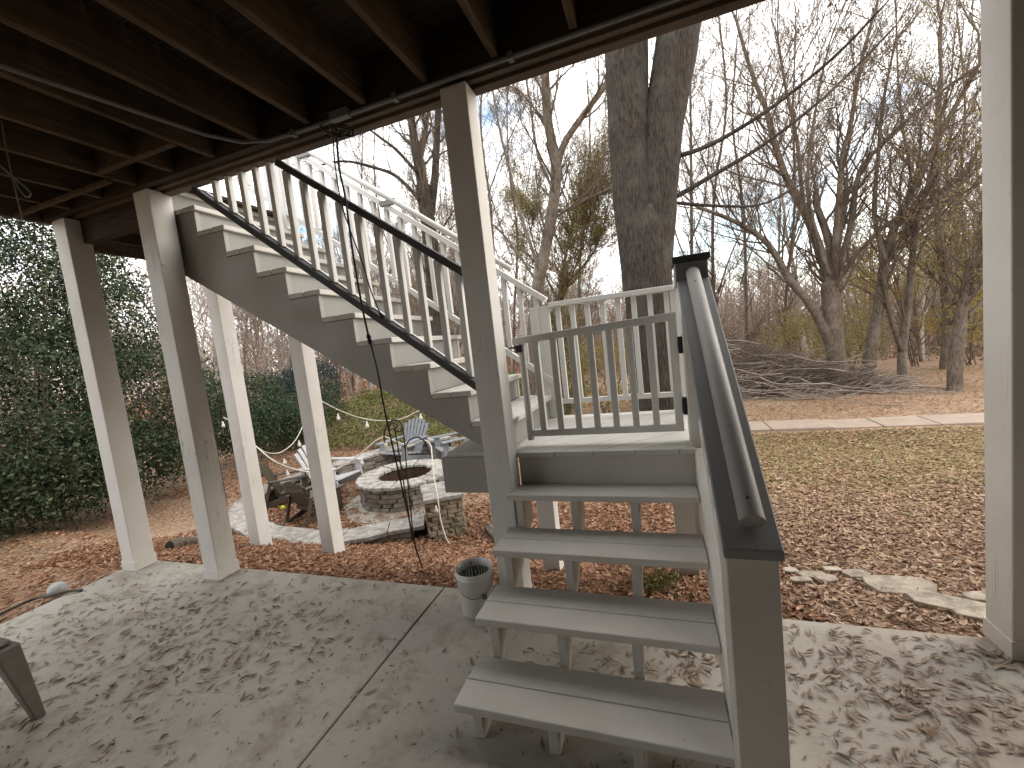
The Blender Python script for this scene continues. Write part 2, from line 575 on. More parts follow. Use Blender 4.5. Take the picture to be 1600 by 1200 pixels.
def ground_mat():
    mt, nt, b = newmat('leafy_ground', .9, .1)
    pos = geo_pos(nt)
    warp = tex(nt, 'Noise', 3, pos, 3, .6)
    v = tex(nt, 'Voronoi', 17, pos, stretch=(1, 1.9, 1))
    v2 = tex(nt, 'Voronoi', 26, pos, stretch=(2.0, 1, 1))
    col1 = ramp(nt, tex(nt, 'Voronoi', 17, pos, stretch=(1, 1.9, 1)).outputs['Color'],
                [(0, (.10, .052, .03)), (.35, (.24, .135, .08)), (.6, (.38, .24, .15)), (1, (.48, .34, .23))])
    col2 = ramp(nt, v2.outputs['Color'], [(0, (.10, .06, .035)), (.5, (.30, .19, .125)), (1, (.46, .33, .23))])
    n = tex(nt, 'Noise', 6, pos, 4, .6)
    c = mixc(nt, ramp(nt, n.outputs['Fac'], [(.4, (0, 0, 0)), (.6, (1, 1, 1))]), col1, col2)
    # grass showing through the leaves of the lawn to the right, x from 1.5 m, y from 3.5 to 9 m
    sx = nt.nodes.new('ShaderNodeSeparateXYZ')
    nt.links.new(pos, sx.inputs[0])

    def rng(s, a, b2, c2=None, d=None):
        mr = nt.nodes.new('ShaderNodeMapRange')
        mr.interpolation_type = 'SMOOTHSTEP'
        mr.inputs['From Min'].default_value = a
        mr.inputs['From Max'].default_value = b2
        nt.links.new(s, mr.inputs['Value'])
        return mr.outputs[0]

    def mul(a, b2):
        mm = nt.nodes.new('ShaderNodeMath')
        mm.operation = 'MULTIPLY'
        nt.links.new(a, mm.inputs[0])
        nt.links.new(b2, mm.inputs[1])
        return mm.outputs[0]
    g = mul(mul(rng(sx.outputs['X'], .3, 3.2), rng(sx.outputs['Y'], 3.0, 5.5)), rng(sx.outputs['Y'], 9.0, 8.0))
    gn = tex(nt, 'Noise', 1.3, pos, 5, .65)
    gf = mul(g, ramp(nt, gn.outputs['Fac'], [(.42, (0, 0, 0)), (.68, (.55, .55, .55))]))
    gl = mul(mul(rng(sx.outputs['X'], -5.2, -7.0), rng(sx.outputs['Y'], 5, 2)), ramp(nt, gn.outputs['Fac'], [(.45, (0, 0, 0)), (.6, (.55, .55, .55))]))
    ad = nt.nodes.new('ShaderNodeMath')
    ad.operation = 'ADD'
    ad.use_clamp = True
    nt.links.new(gf, ad.inputs[0])
    nt.links.new(gl, ad.inputs[1])
    gc = tex(nt, 'Noise', 60, pos, 3, .6, (1, 1, .3))
    c = mixc(nt, ad.outputs[0], c, ramp(nt, gc.outputs['Fac'], [(.35, (.16, .13, .06)), (.65, (.31, .26, .125))]))
    big = tex(nt, 'Noise', .45, pos, 5, .6)
    c = mixc(nt, ramp(nt, big.outputs['Fac'], [(.45, (0, 0, 0)), (.7, (.45, .45, .45))]), c, (.50, .38, .29))
    nt.links.new(c, b.inputs['Base Color'])
    bump(nt, b, v.outputs['Distance'], .9, .03)
    return mt


M['concrete'] = concrete()
M['ground'] = ground_mat()
M['path'] = plain('path_stone', (.38, .30, .235), .8, .2, 0, .2, 5)
M['siding'] = paint('siding_paint', (.13, .09, .075), .8, 'x', cracks=False)
M['dirt'] = plain('dark_dirt', (.05, .038, .028), .95, .1)


# ------------------------------------------------------------------ ground
def ss(t):
    t = np.clip(t, 0, 1)
    return t * t * (3 - 2 * t)


def ht(x, y):
    x = np.asarray(x, float)
    y = np.asarray(y, float)
    yy = y - 2.33
    Rr = -.09 - .13 * ss(yy / 1.2) - .34 * ss((yy - .6) / 5.5)
    L = -.17 - .46 * ss(yy / 1.9)
    w = ss((x + 1.4) / 2.2)
    front = L * (1 - w) + Rr * w
    side = -.07 - .28 * ss((-4.6 - x) / 3.5)
    z = np.minimum(np.where(yy > -.02, front, -.07), side)
    r = np.hypot(x, y)
    z = z - .028 * np.clip(r - 16, 0, 70)
    z = z + .75 * ss((y - 8.2) / 5) * ss((-3.0 - x) / 3)
    return z + .025 * np.sin(x * 1.7 + y * .9) * np.sin(y * 1.3 - x * .6) * ss((r - 3) / 3)


def hz(x, y):
    return float(ht(x, y))


g = np.linspace(-1, 1, 261)
gx = np.sign(g) * (np.abs(g) * 14 + np.abs(g) ** 5 * 130)
gy = gx
X, Y = np.meshgrid(gx - 1, gy + 3)
Z = ht(X, Y)
n = len(g)
V = np.stack([X.ravel(), Y.ravel(), Z.ravel()], 1)
ii = np.arange(n * n).reshape(n, n)
F = np.stack([ii[:-1, :-1].ravel(), ii[:-1, 1:].ravel(), ii[1:, 1:].ravel(), ii[1:, :-1].ravel()], 1)
go = link('ground', npmesh('ground', V, F), M['ground'], smooth=True)
tag(go, kind='structure')

slab = empty('patio_slab')
tag(slab, kind='structure')
for x0, x1 in ((-4.52, -1.46), (-1.448, 1.85), (1.862, 5.2)):
    MB().box(x0, x1, -2.3, 2.33, -.2, 0).build('concrete_panel', M['concrete'], slab, .006)
MB().box(-4.5, 5.18, -2.28, 2.31, -.19, -.012).build('joint_filler', M['mortar'], slab)

# pale stone walk across the lawn
wk = empty('stone_walk')
tag(wk, kind='structure')
xx = -3.0
k = 0
while xx < 26:
    w = random.uniform(.7, 1.15)
    yc = 8.95 + .25 * math.sin(xx * .14) - .012 * xx
    zz = max(hz(xx, yc), hz(xx + w, yc)) + .035
    a, b2 = yc - .36 + random.uniform(-.02, .02), yc + .34 + random.uniform(-.02, .02)
    MB().hexa([(xx, a, zz - .08), (xx + w - .02, a, zz - .08), (xx + w - .02, b2, zz - .08), (xx, b2, zz - .08)],
              [(xx, a, zz), (xx + w - .02, a, zz), (xx + w - .02, b2, zz), (xx, b2, zz)]).build('paving_slab', M['path'], wk, .01)
    xx += w

# the house wall that the deck hangs from, behind the viewer
hw = empty('house_wall')
tag(hw, kind='structure')
MB().box(-4.5, 7, -2.5, -2.34, -.1, 3.25).build('sheathing', M['siding'], hw)
for i in range(20):
    MB().prism([(-2.34, i * .165), (-2.315, i * .165), (-2.33, i * .165 + .17), (-2.34, i * .165 + .17)], 'x', -4.5, 7).build('siding_board', M['siding'], hw)

MB().box(5.65, 5.9, -2.3, 1.6, -.1, 3.25).build('added_shade_wall', M['siding'], hw)  # unseen wall, added to block skylight from the east under the deck

# ------------------------------------------------------------------ upper deck
ZJ, HJ = 2.95, .235
deck = thing('upper_deck', 'dark brown underside of wooden deck with bare joists overhead', 'deck', (-.6, 0, ZJ))


def dpart(mb, name, mat, bevel=.004):
    o = mb.build(name, mat, deck, bevel)
    o.location = (.6, 0, -ZJ)
    return o


jx = [-.245 - .388 * i for i in range(11)] + [.143 + .388 * i for i in range(14)]
for i, x in enumerate(jx):
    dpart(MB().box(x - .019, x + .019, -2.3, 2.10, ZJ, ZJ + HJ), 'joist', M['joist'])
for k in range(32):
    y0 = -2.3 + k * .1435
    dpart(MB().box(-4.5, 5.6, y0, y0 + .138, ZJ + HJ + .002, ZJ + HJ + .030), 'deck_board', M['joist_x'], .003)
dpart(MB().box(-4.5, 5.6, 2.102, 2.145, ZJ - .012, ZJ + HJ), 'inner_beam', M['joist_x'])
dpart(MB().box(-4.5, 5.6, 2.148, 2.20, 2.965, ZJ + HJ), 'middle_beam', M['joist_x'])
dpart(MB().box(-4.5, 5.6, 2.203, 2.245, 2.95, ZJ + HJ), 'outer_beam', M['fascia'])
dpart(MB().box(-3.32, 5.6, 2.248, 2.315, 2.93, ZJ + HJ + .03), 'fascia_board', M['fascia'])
dpart(MB().box(-4.5, -3.325, 2.248, 2.315, 2.76, ZJ + HJ + .03), 'deep_header', M['joist_x'])
dpart(MB().box(-4.545, -4.503, -2.3, 2.315, 2.93, ZJ + HJ + .03), 'side_beam', M['fascia'])
for i, (a, b2) in enumerate(((-3.33, -2.98), (-2.94, -2.60))):
    dpart(MB().box(a, b2, 1.86, 1.90, ZJ + .0, ZJ + .14), 'blocking', M['joist'])
dpart(MB().box(-4.48, -3.34, 1.93, 1.96, ZJ - .03, ZJ - .002), 'nailing_strip', M['joist'])

# upper landing beside the stairs
ul = thing('upper_landing', 'small wooden platform at the head of the long stairs, left of deck', 'platform', (-3.95, 2.9, 2.76))


def upart(mb, name, mat, bevel=.004):
    o = mb.build(name, mat, ul, bevel)
    o.location = (3.95, -2.9, -2.76)
    return o


upart(MB().box(-4.545, -3.3, 3.42, 3.46, 2.76, 3.02), 'rim_joist', M['fascia'])
upart(MB().box(-4.585, -4.547, 2.318, 3.46, 2.76, 3.02), 'rim_joist', M['fascia'])
for x in (-4.2, -3.85, -3.5):
    upart(MB().box(x - .019, x + .019, 2.318, 3.418, 2.775, 2.99), 'joist', M['joist'])
for k in range(8):
    y0 = 2.32 + k * .1435
    upart(MB().box(-4.58, -3.3, y0, y0 + .138, 3.022, 3.05), 'deck_board', M['joist_x'])


# ------------------------------------------------------------------ posts
def post(x, y, s, zb, zt, label, collar=True):
    t = thing('support_post', label, 'post', (x, y, zb), group='white posts carrying the deck and stairs')
    h = s / 2
    MB().box(-h, h, -h, h, 0, zt - zb).build('shaft', M['white'], t, .006)
    if collar:
        c = h + .006
        MB().box(-c, c, -c, c, -.0, .085).build('base_trim', M['white'], t, .003)
    return t


post(-4.40, 2.228, .16, 0, 2.944, 'leftmost white post, at the slab corner beside the evergreen')
post(-3.395, 2.228, .16, 0, 2.944, 'white post on the slab edge at the head of the stairs')
post(-.895, 2.222, .15, 0, 2.926, 'tall white post between gate and long staircase', collar=False)
post(1.392, 2.27, .155, 0, 2.926, 'white post at the right edge of the slab')
post(-4.42, 3.38, .155, -.56, 2.758, 'white post in the leaves under the upper platform corner')
post(-3.33, 3.32, .155, -.52, 2.40, 'white post in the leaves in front of the seat wall')
post(-.93, 3.18, .14, -.5, .70, 'short white post under the far left of the landing', False)
post(.10, 3.02, .14, -.40, .70, 'short white post under the right of the landing', False)

# ------------------------------------------------------------------ landing platform
LZ = .92
ld = thing('landing_platform', 'small grey square landing of diagonal boards above the lower steps', 'landing', (0, 0, 0))
LX0, LX1, LY0, LY1 = -.815, .150, 2.275, 3.40


def clip_poly(poly, f):
    out = []
    for i in range(len(poly)):
        a, b2 = poly[i], poly[(i + 1) % len(poly)]
        fa, fb = f(a), f(b2)
        if fa >= 0: out.append(a)
        if (fa >= 0) != (fb >= 0):
            t = fa / (fa - fb)
            out.append((a[0] + (b2[0] - a[0]) * t, a[1] + (b2[1] - a[1]) * t))
    return out


c45 = math.cos(R(40))
s45 = math.sin(R(40))
for k in range(-12, 26):
    t0, t1 = k * .142, k * .142 + .137
    # boards run along direction (c45, s45); offset measured along (-s45, c45)
    def P(l, t): return (LX0 + c45 * l - s45 * t, LY0 + s45 * l + c45 * t)
    pl = [P(-3, t0), P(4, t0), P(4, t1), P(-3, t1)]
    for f in (lambda p: p[0] - LX0, lambda p: LX1 - p[0], lambda p: p[1] - LY0, lambda p: LY1 - p[1]):
        pl = clip_poly(pl, f)
        if len(pl) < 3: break
    if len(pl) >= 3:
        MB().prism(pl, 'z', LZ - .028, LZ).build('deck_board', M['landing'], ld, .003)
# the boards under the first upper step, behind the post
MB().box(-1.30, LX0 - .003, 2.322, LY1, LZ - .03, LZ - .002).build('deck_board', M['landing'], ld, .003)
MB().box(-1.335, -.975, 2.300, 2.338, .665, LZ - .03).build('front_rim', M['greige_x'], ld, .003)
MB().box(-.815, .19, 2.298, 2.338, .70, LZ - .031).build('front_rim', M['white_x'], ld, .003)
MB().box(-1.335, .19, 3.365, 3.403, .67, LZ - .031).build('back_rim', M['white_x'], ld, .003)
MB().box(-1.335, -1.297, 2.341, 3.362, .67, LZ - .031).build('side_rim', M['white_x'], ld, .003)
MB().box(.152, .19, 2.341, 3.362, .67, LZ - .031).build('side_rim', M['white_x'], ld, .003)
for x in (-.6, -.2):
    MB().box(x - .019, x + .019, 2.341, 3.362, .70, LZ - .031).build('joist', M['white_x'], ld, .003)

# ------------------------------------------------------------------ lower steps
ls = thing('lower_steps', 'short flight of four wide open steps below the gate', 'stairs', (0, 0, 0))
TR = [(.73, 2.105), (.54, 1.850), (.35, 1.595), (.16, 1.340)]
for i, (z, y) in enumerate(TR):
    xl = [-.848, -.856, -.862, -.870][i]
    xr = .143
    o = MB().box(xl, xr, y, y + .134, z - .034, z).build('tread_board', M['tread'], ls, .005)
    xl2 = xl if i else -.812
    MB().box(xl2, xr, y + .139, y + .272 - (0 if i else .08), z - .036, z - .002).build('tread_board', M['tread'], ls, .005)
    if i == 0: pass


def sawtooth(nose, run, rise, n, drop):
    pass


def stringer_poly():
    pts = [(2.296, .70)]
    # top edge going down: under each tread
    for i, (z, y) in enumerate(TR):
        pts.append((2.296 if i == 0 else TR[i - 1][1] + .03, z - .037))
        pts.append((y + .03, z - .037))
    pts.append((1.372, .0))
    pts.append((1.43, .0))
    pts.append((2.296, .52))
    return pts


sp = stringer_poly()
# remove the duplicate first point
sp = sp[1:]
for x in (-.785, -.475, -.165):
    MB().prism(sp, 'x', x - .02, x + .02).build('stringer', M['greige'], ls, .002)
MB().prism([(2.296, .92), (1.30, .17), (1.30, .02), (1.45, .0), (2.296, .50)], 'x', .146, .184).build('stringer', M['white'], ls, .003)

# ------------------------------------------------------------------ lower railing with newels
NX = .197
lr = thing('lower_railing', 'right-hand railing of the lower steps with grey cap and round handrail', 'railing', (0, 0, 0))
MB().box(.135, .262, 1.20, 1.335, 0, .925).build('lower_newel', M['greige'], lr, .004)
MB().box(.135, .262, 2.345, 2.47, .32, 1.76).build('upper_newel', M['white'], lr, .004)
MB().box(.120, .272, 2.325, 2.485, 1.755, 1.862).build('newel_collar', M['cap'], lr, .004)
MB().box(.108, .284, 2.310, 2.497, 1.864, 1.895).build('newel_cap', M['capdark'], lr, .005)
CZ0, CZ1 = .945, 1.765
MB().hexa([(.126, 1.165, CZ0 - .018), (.268, 1.165, CZ0 - .018), (.272, 2.322, CZ1 - .025), (.125, 2.322, CZ1 - .025)],
          [(.126, 1.165, CZ0 + .010), (.268, 1.165, CZ0 + .010), (.272, 2.322, CZ1 + .008), (.125, 2.322, CZ1 + .008)]).build('rail_cap', M['cap'], lr, .004)
sl_ = (CZ1 - CZ0) / (2.322 - 1.165)
MB().hexa([(.150, 1.338, .895 + .0), (.236, 1.338, .895), (.236, 2.342, .895 + 1.004 * sl_), (.150, 2.342, .895 + 1.004 * sl_)],
          [(.150, 1.338, 1.035), (.236, 1.338, 1.035), (.236, 2.322, 1.035 + .984 * sl_), (.150, 2.322, 1.035 + .984 * sl_)]).build('top_rail', M['rail'], lr) if False else None
MB().bar((NX, 1.338, 1.012), (NX, 2.342, 1.012 + 1.004 * sl_ - .01), .038, .07).build('top_rail', M['rail'], lr, .003)
MB().bar((NX, 1.338, .30), (NX, 2.342, .30 + 1.004 * .735), .038, .07).build('bottom_rail', M['rail'], lr, .003)
for i in range(7):
    y = 1.43 + i * .125
    MB().box(NX - .019, NX + .019, y - .019, y + .019, .33 + (y - 1.338) * .735, .985 + (y - 1.338) * sl_).build('baluster', M['rail'], lr, .003)
# the handrail: round above, flat below, standing on brackets on the cap
hp0, hp1 = Vector((.205, 1.20, 1.015)), Vector((.200, 2.315, 1.805))
hd = (hp1 - hp0).normalized()
hs = Vector((1, 0, 0))
hu = hs.cross(hd)
prof = [(-.026, -.022)] + [(-.032 * math.cos(a), .032 * math.sin(a)) for a in np.linspace(-.25, math.pi + .25, 17)] + [(.026, -.022), (.012, -.027), (-.012, -.027)]
mb = MB()
n = len(prof)
vs = [p + hs * a + hu * b2 for p in (hp0, hp1) for a, b2 in prof]
mb.add(vs, [tuple(range(n - 1, -1, -1)), tuple(range(n, 2 * n))] + [(i, (i + 1) % n, n + (i + 1) % n, n + i) for i in range(n)])
hrail = mb.build('handrail', M['handrail'], lr, .002, smooth=True)
for pl_ in hrail.data.polygons:
    if len(pl_.vertices) > 4: pl_.use_smooth = False
for t in (.035, .5, .95):
    p = hp0.lerp(hp1, t)
    MB().bar(p - hu * .028, p - hu * .075, .035, .04, hd).build('bracket', M['cap'], hrail, .003)
for t in (.04, .9):
    p = hp0.lerp(hp1, t) + hu * .0318 - hs * .004
    MB().tube([p - hu * .004, p + hu * .0012], .004, 8).build('screw', M['black'], hrail)

# landing side rail, back rail
br = thing('landing_back_railing', 'white balustrade along the far edge of the landing', 'railing', (0, 0, 0))
RY = 3.34
MB().box(-.78, .20, RY - .045, RY + .045, 1.812, 1.85).build('top_rail', M['rail'], br, .004)
MB().box(-.77, .15, RY - .019, RY + .019, 1.03, 1.068).build('bottom_rail', M['rail'], br, .003)
for i in range(8):
    x = -.715 + i * .1165
    MB().box(x - .019, x + .019, RY - .019, RY + .019, 1.069, 1.811).build('baluster', M['rail'], br, .003)
MB().box(.125, .20, RY - .04, RY + .04, .921, 1.811).build('corner_post', M['rail'], br, .003)
MB().box(-.945, -.785, RY - .02, RY + .025, .925, 1.83).build('wide_board', M['rail'], br, .003)
sr = thing('landing_side_railing', 'white balustrade seen end-on along the right side of landing', 'railing', (0, 0, 0))
MB().box(.145, .235, 2.49, RY - .05, 1.812, 1.85).build('top_rail', M['rail'], sr, .004)
MB().box(.160, .198, 2.475, RY - .045, 1.03, 1.068).build('bottom_rail', M['rail'], sr, .003)
for i in range(6):
    y = 2.58 + i * .125
    MB().box(.160, .198, y - .019, y + .019, 1.069, 1.811).build('baluster', M['rail'], sr, .003)

# gate
gt = thing('gate', 'low white picket gate closing the top of the lower steps', 'gate', (.11, 2.43, .98))


def gpart(mb, name, mat, bevel=.003):
    o = mb.build(name, mat, gt, bevel)
    o.location = (-.11, -2.43, -.98)
    return o


GY = 2.43
# slightly sagging: left end a little lower
gpart(MB().hexa([(-.815, GY - .02, 1.548), (.112, GY - .02, 1.585), (.112, GY + .02, 1.585), (-.815, GY + .02, 1.548)],
                [(-.815, GY - .02, 1.590), (.112, GY - .02, 1.627), (.112, GY + .02, 1.627), (-.815, GY + .02, 1.590)]), 'top_rail', M['rail'])
gpart(MB().box(-.74, .112, GY - .02, GY + .02, .982, 1.022), 'bottom_rail', M['rail'])
gpart(MB().box(.070, .112, GY - .021, GY + .021, 1.0225, 1.583), 'hinge_stile', M['rail'])
gpart(MB().tube([(-.765, GY, .96), (-.765, GY, 1.549)], .021, 12), 'latch_stile', M['rail'], 0)
for i in range(7):
    x = -.675 + i * .108
    gpart(MB().box(x - .018, x + .018, GY - .019, GY + .019, 1.0225, 1.553 + (x + .815) * .04), 'picket', M['rail'])
for z in (1.12, 1.45):
    gpart(MB().box(.113, .134, GY - .035, GY + .02, z - .045, z + .045), 'hinge', M['black'])
gpart(MB().box(-.79, -.755, GY - .045, GY - .02, 1.50, 1.545), 'latch', M['black'])
gpart(MB().tube([(-.78, GY - .03, 1.525), (-.81, GY - .05, 1.535), (-.82, GY - .06, 1.53)], .006, 6), 'latch_bolt', M['black'], 0)

# ------------------------------------------------------------------ long upper staircase
us = thing('long_staircase', 'long white wooden staircase climbing left from landing to the deck', 'stairs', (0, 0, 0))
RUN, RISE = .2545, .1915
SY0, SY1 = 2.335, 3.36
NS = 11
steps = [(-1.085 - RUN * i + RUN, 1.112 + RISE * i) for i in range(NS)]   # nosing x, top z


def long_poly(xshift=0.0, ztop=2.92):
    top = []
    top.append((-.96, LZ + .002))
    for i, (x, z) in enumerate(steps):
        xr = x - .028
        top.append((xr if i else -.96, z - .037))
        nx = x - RUN - .028
        if i == 0: top[-1] = (-.86, z - .037); top[0] = (-.86, LZ + .002)
        top.append((nx, z - .037))
    # underside
    x_end = top[-1][0]
    top.append((x_end, 2.62))
    und = [(x_end, 2.54), (-1.03, .93), (-1.0, .925)]
    return top[:-1] + und


# nosing of the first step sits near x = -.83, its rear riser at -1.085
for y0 in (SY0, SY1 - .04):
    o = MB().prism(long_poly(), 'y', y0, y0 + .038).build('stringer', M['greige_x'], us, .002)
for i, (x, z) in enumerate(steps):
    for a, b2 in ((x - .135, x), (x - .272, x - .140)):
        MB().box(a, b2, SY0 - .012, SY1 - .042 + .04, z - .034, z).build('tread_board', M['tread'], us, .004)
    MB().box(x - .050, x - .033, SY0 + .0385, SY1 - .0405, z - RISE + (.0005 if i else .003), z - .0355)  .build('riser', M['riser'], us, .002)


def slope_rail(name, label, y, xa, xb, za, zb, slope_t, slope_b, top_w, tube=False, ztop=9, mat='rail', first=None, spacing=.127, nbal=15, topmat='capdark'):
    t = thing(name, label, 'railing', (0, 0, 0))
    zt = lambda x: za + (xa - x) * slope_t
    zbm = lambda x: zb + (xa - x) * slope_b
    xt = xb
    while zt(xt) > ztop: xt += .01
    MB().bar((xa, y, zt(xa) - .02), (xt, y, zt(xt) - .02), top_w, .042, (0, 0, 1)).build('top_rail', M[topmat], t, .003)
    xbm = xb
    while zbm(xbm) > ztop: xbm += .01
    MB().bar((xa, y - (.012 if not tube else 0), zbm(xa) - .02), (xbm, y - (.012 if not tube else 0), zbm(xbm) - .02), .05, .042, (0, 0, 1)).build('bottom_rail', M['capdark' if not tube else 'rail'], t, .003)
    if not tube:
        MB().bar((xa, y + .03, zbm(xa) - .006), (xbm + .05, y + .03, zbm(xbm + .05) - .006), .02, .035, (0, 0, 1)).build('rail_edge', M['rail'], t, .002)
    for i in range(nbal):
        x = xa - .085 - spacing * i
        top = min(zt(x) - .045, ztop)
        if top - zbm(x) < .03 or x < xb: continue
        MB().box(x - .018, x + .018, y - .019, y + .019, zbm(x) + .006, top).build('baluster', M[mat], t, .003)
    return t, zt, zbm


slope_rail('stair_railing', 'near railing of the long staircase with dark top rail', 2.292, -.972, -3.3, 1.985, 1.315, .74, .782, .075, False, 2.927)
fr, zt, zb_ = slope_rail('stair_railing', 'far white railing of the long staircase with round handrail above it', 3.33, -.80, -4.2, 1.895, 1.235, .752, .752, .085, True, 9, nbal=26, topmat='rail')
pts = [(-1.05, 3.29, zt(-1.05) + .07), (-4.2, 3.29, zt(-4.2) + .07)]
MB().tube(pts, .024, 12).build('handrail', M['rail'], fr, smooth=True)
for x in (-1.3, -2.1, -2.9, -3.7):
    MB().box(x - .08, x + .08, 3.27, 3.31, zt(x) + .0, zt(x) + .045).build('bracket', M['cap'], fr, .003)
MB().box(-3.45, -3.25, 3.30, 3.345, 2.9, 3.9).build('wide_board', M['rail'], fr, .003)

# ------------------------------------------------------------------ conduit and cords
cd = thing('conduit_pipe', 'grey plastic conduit clipped along the inside of the deck beam', 'pipe', (0, 0, 0))
zc = ZJ - .032
P0 = [(-2.75, -.6, zc), (-2.62, 0, zc), (-2.50, .8, zc), (-2.36, 1.55, zc), (-2.30, 1.85, zc), (-2.22, 2.00, zc), (-2.08, 2.07, zc), (-1.8, 2.085, zc), (-.9, 2.085, zc), (.5, 2.085, zc), (5.2, 2.085, zc)]
MB().tube(P0, .0115, 10).build('pipe', M['conduit'], cd, smooth=True)
for x in (-1.9, -1.2, -.55, .3):
    MB().box(x - .012, x + .012, 2.066, 2.104, zc - .017, zc + .017).build('clip', M['conduit'], cd)
MB().box(-1.62, -1.50, 2.06, 2.101, zc - .015, zc + .03).build('junction_box', M['conduit'], cd, .003)


def smoothpts(pts, sub=6):
    pts = [Vector(p) for p in pts]
    out = []
    for i in range(len(pts) - 1):
        p0, p1, p2, p3 = pts[max(i - 1, 0)], pts[i], pts[i + 1], pts[min(i + 2, len(pts) - 1)]
        for s in range(sub):
            t = s / sub
            out.append(.5 * ((2 * p1) + (-p0 + p2) * t + (2 * p0 - 5 * p1 + 4 * p2 - p3) * t * t + (-p0 + 3 * p1 - 3 * p2 + p3) * t ** 3))
    out.append(pts[-1])
    return out


ec = thing('extension_cord', 'black extension cord hanging from the beam with a plug joint', 'cord', at(525, 205, 2.06))
E0 = at(525, 205, 2.06)


def cord(px, mat, parent, r=.005, name='cord', off=None, k=6):
    pts = smoothpts([at(*p) for p in px])
    mb = MB().tube(pts, r, k)
    o = mb.build(name, mat, parent, smooth=True)
    if parent: o.location = -parent.location
    return o


cord([(525, 198, 2.07), (530, 262, 2.12), (540, 312, 2.2), (552, 400, 2.22), (566, 480, 2.22), (576, 526, 2.22)], M['black'], ec, .0065)
cord([(520, 200, 2.07), (524, 262, 2.12), (537, 330, 2.2), (566, 410, 2.21), (578, 450, 2.22), (590, 480, 2.22), (596, 494, 2.22)], M['black'], ec, .004)
cord([(578, 532, 2.22), (590, 580, 2.22), (598, 625, 2.24), (606, 664, 2.26), (622, 735, 2.30), (638, 805, 2.36), (648, 850, 2.40), (660, 888, 2.46)], M['black'], ec, .0055)
a = at(575, 522, 2.22)
b2 = at(579, 538, 2.22)
o = MB().tube([a, a.lerp(b2, .3), a.lerp(b2, .5), a.lerp(b2, .7), b2], [.009, .015, .011, .016, .009], 10).build('plug', M['black'], ec, smooth=True)
o.location = -ec.location
a, b2 = at(593, 489, 2.22), at(599, 497, 2.22)
o = MB().tube([a, b2], [.008, .012], 8).build('socket', M['black'], ec, smooth=True)
o.location = -ec.location
cord([(500, 196, 2.07), (510, 206, 2.08), (530, 210, 2.09), (549, 213, 2.09), (552, 205, 2.09), (540, 196, 2.08), (528, 198, 2.07), (548, 204, 2.1), (535, 214, 2.1), (512, 208, 2.09), (500, 196, 2.08)], M['black'], ec, .006, 'coil')

wl = thing('loose_wire', 'thin white wire with a loop dangling from a joist at top left', 'wire', at(2, 190, 1.3))
cord([(2, 188, 1.3), (10, 235, 1.3), (20, 280, 1.3), (28, 315, 1.3), (36, 345, 1.3)], M['conduit'], wl, .003)
cord([(0, 258, 1.3), (14, 270, 1.3), (30, 284, 1.3), (44, 296, 1.3), (48, 304, 1.3), (42, 308, 1.3), (30, 296, 1.3), (22, 280, 1.3), (4, 262, 1.3)], M['conduit'], wl, .003, 'loop')

# ------------------------------------------------------------------ bucket
bk = thing('bucket', 'white plastic bucket with wire handle standing beside the lower steps', 'bucket', (-1.125, 2.15, 0), .4)
MB().lathe([(.0, .012), (.128, .012), (.128, .0), (.132, .004), (.143, .30), (.150, .302), (.150, .318), (.145, .320), (.145, .335), (.151, .337), (.151, .352), (.147, .355), (.143, .352), (.137, .30), (.125, .02), (.0, .018)], 40).build('tub', M['bucket'], bk, smooth=True)
MB().lathe([(.0, .06), (.1275, .062), (.1365, .29)], 32).build('dirty_lining', M['bucketin'], bk, smooth=True)
mb = MB()
pts = [(.152 * math.cos(a), -.152 * math.sin(a) * .98 - .006, .305 - .13 * math.sin(a)) for a in np.linspace(0, math.pi, 15)]
mb.tube(pts, .0028, 6)
mb.build('wire_handle', M['metal'], bk, smooth=True)
for s in (-1, 1):
    MB().tube([(s * .146, 0, .305), (s * .158, 0, .305)], .012, 10).build('handle_ear', M['bucket'], bk)
MB().bar((.02, .05, .08), (-.01, -.03, .385), .03, .008, (1, 0, 0)).build('stirring_stick', M['joist'], bk, .002)
MB().bar((.06, -.05, .10), (-.03, .12, .34), .02, .008, (1, 0, 0)).build('stirring_stick', M['fascia'], bk, .002)
MB().box(.05, .085, -.1435, -.139, .16, .20).build('sticker', M['conduit'], bk)

# ------------------------------------------------------------------ plastic patio chair at left edge
for ch in bk.children: pass
bk.scale = (.75, .75, .75)
pc = thing('patio_chair', 'taupe plastic patio chair of which only a leg shows at lower left', 'chair', (-3.27, .76, 0), R(0))
for sx in (-1, 1):
    for sy in (-1, 1):
        x1, y1 = sx * .27, sy * .24
        mb = MB()
        A = [(x1 - .028, y1 - .02, .0), (x1 + .028, y1 - .02, .0), (x1 + .028, y1 + .02, .0), (x1 - .028, y1 + .02, .0)]
        x2, y2 = sx * .235, sy * .19
        B = [(x2 - .045, y2 - .045, .40), (x2 + .045, y2 - .045, .40), (x2 + .045, y2 + .045, .40), (x2 - .045, y2 + .045, .40)]
        mb.hexa(A, B).build('leg', M['taupe'], pc, .008)
        
MB().box(-.25, .25, -.22, .22, .401, .425).build('seat', M['taupe'], pc, .012)
MB().hexa([(-.23, -.25, .42), (.23, -.25, .42), (.23, -.215, .42), (-.23, -.215, .42)], [(-.21, -.38, .84), (.21, -.38, .84), (.21, -.35, .84), (-.21, -.35, .84)]).build('backrest', M['taupe'], pc, .012)

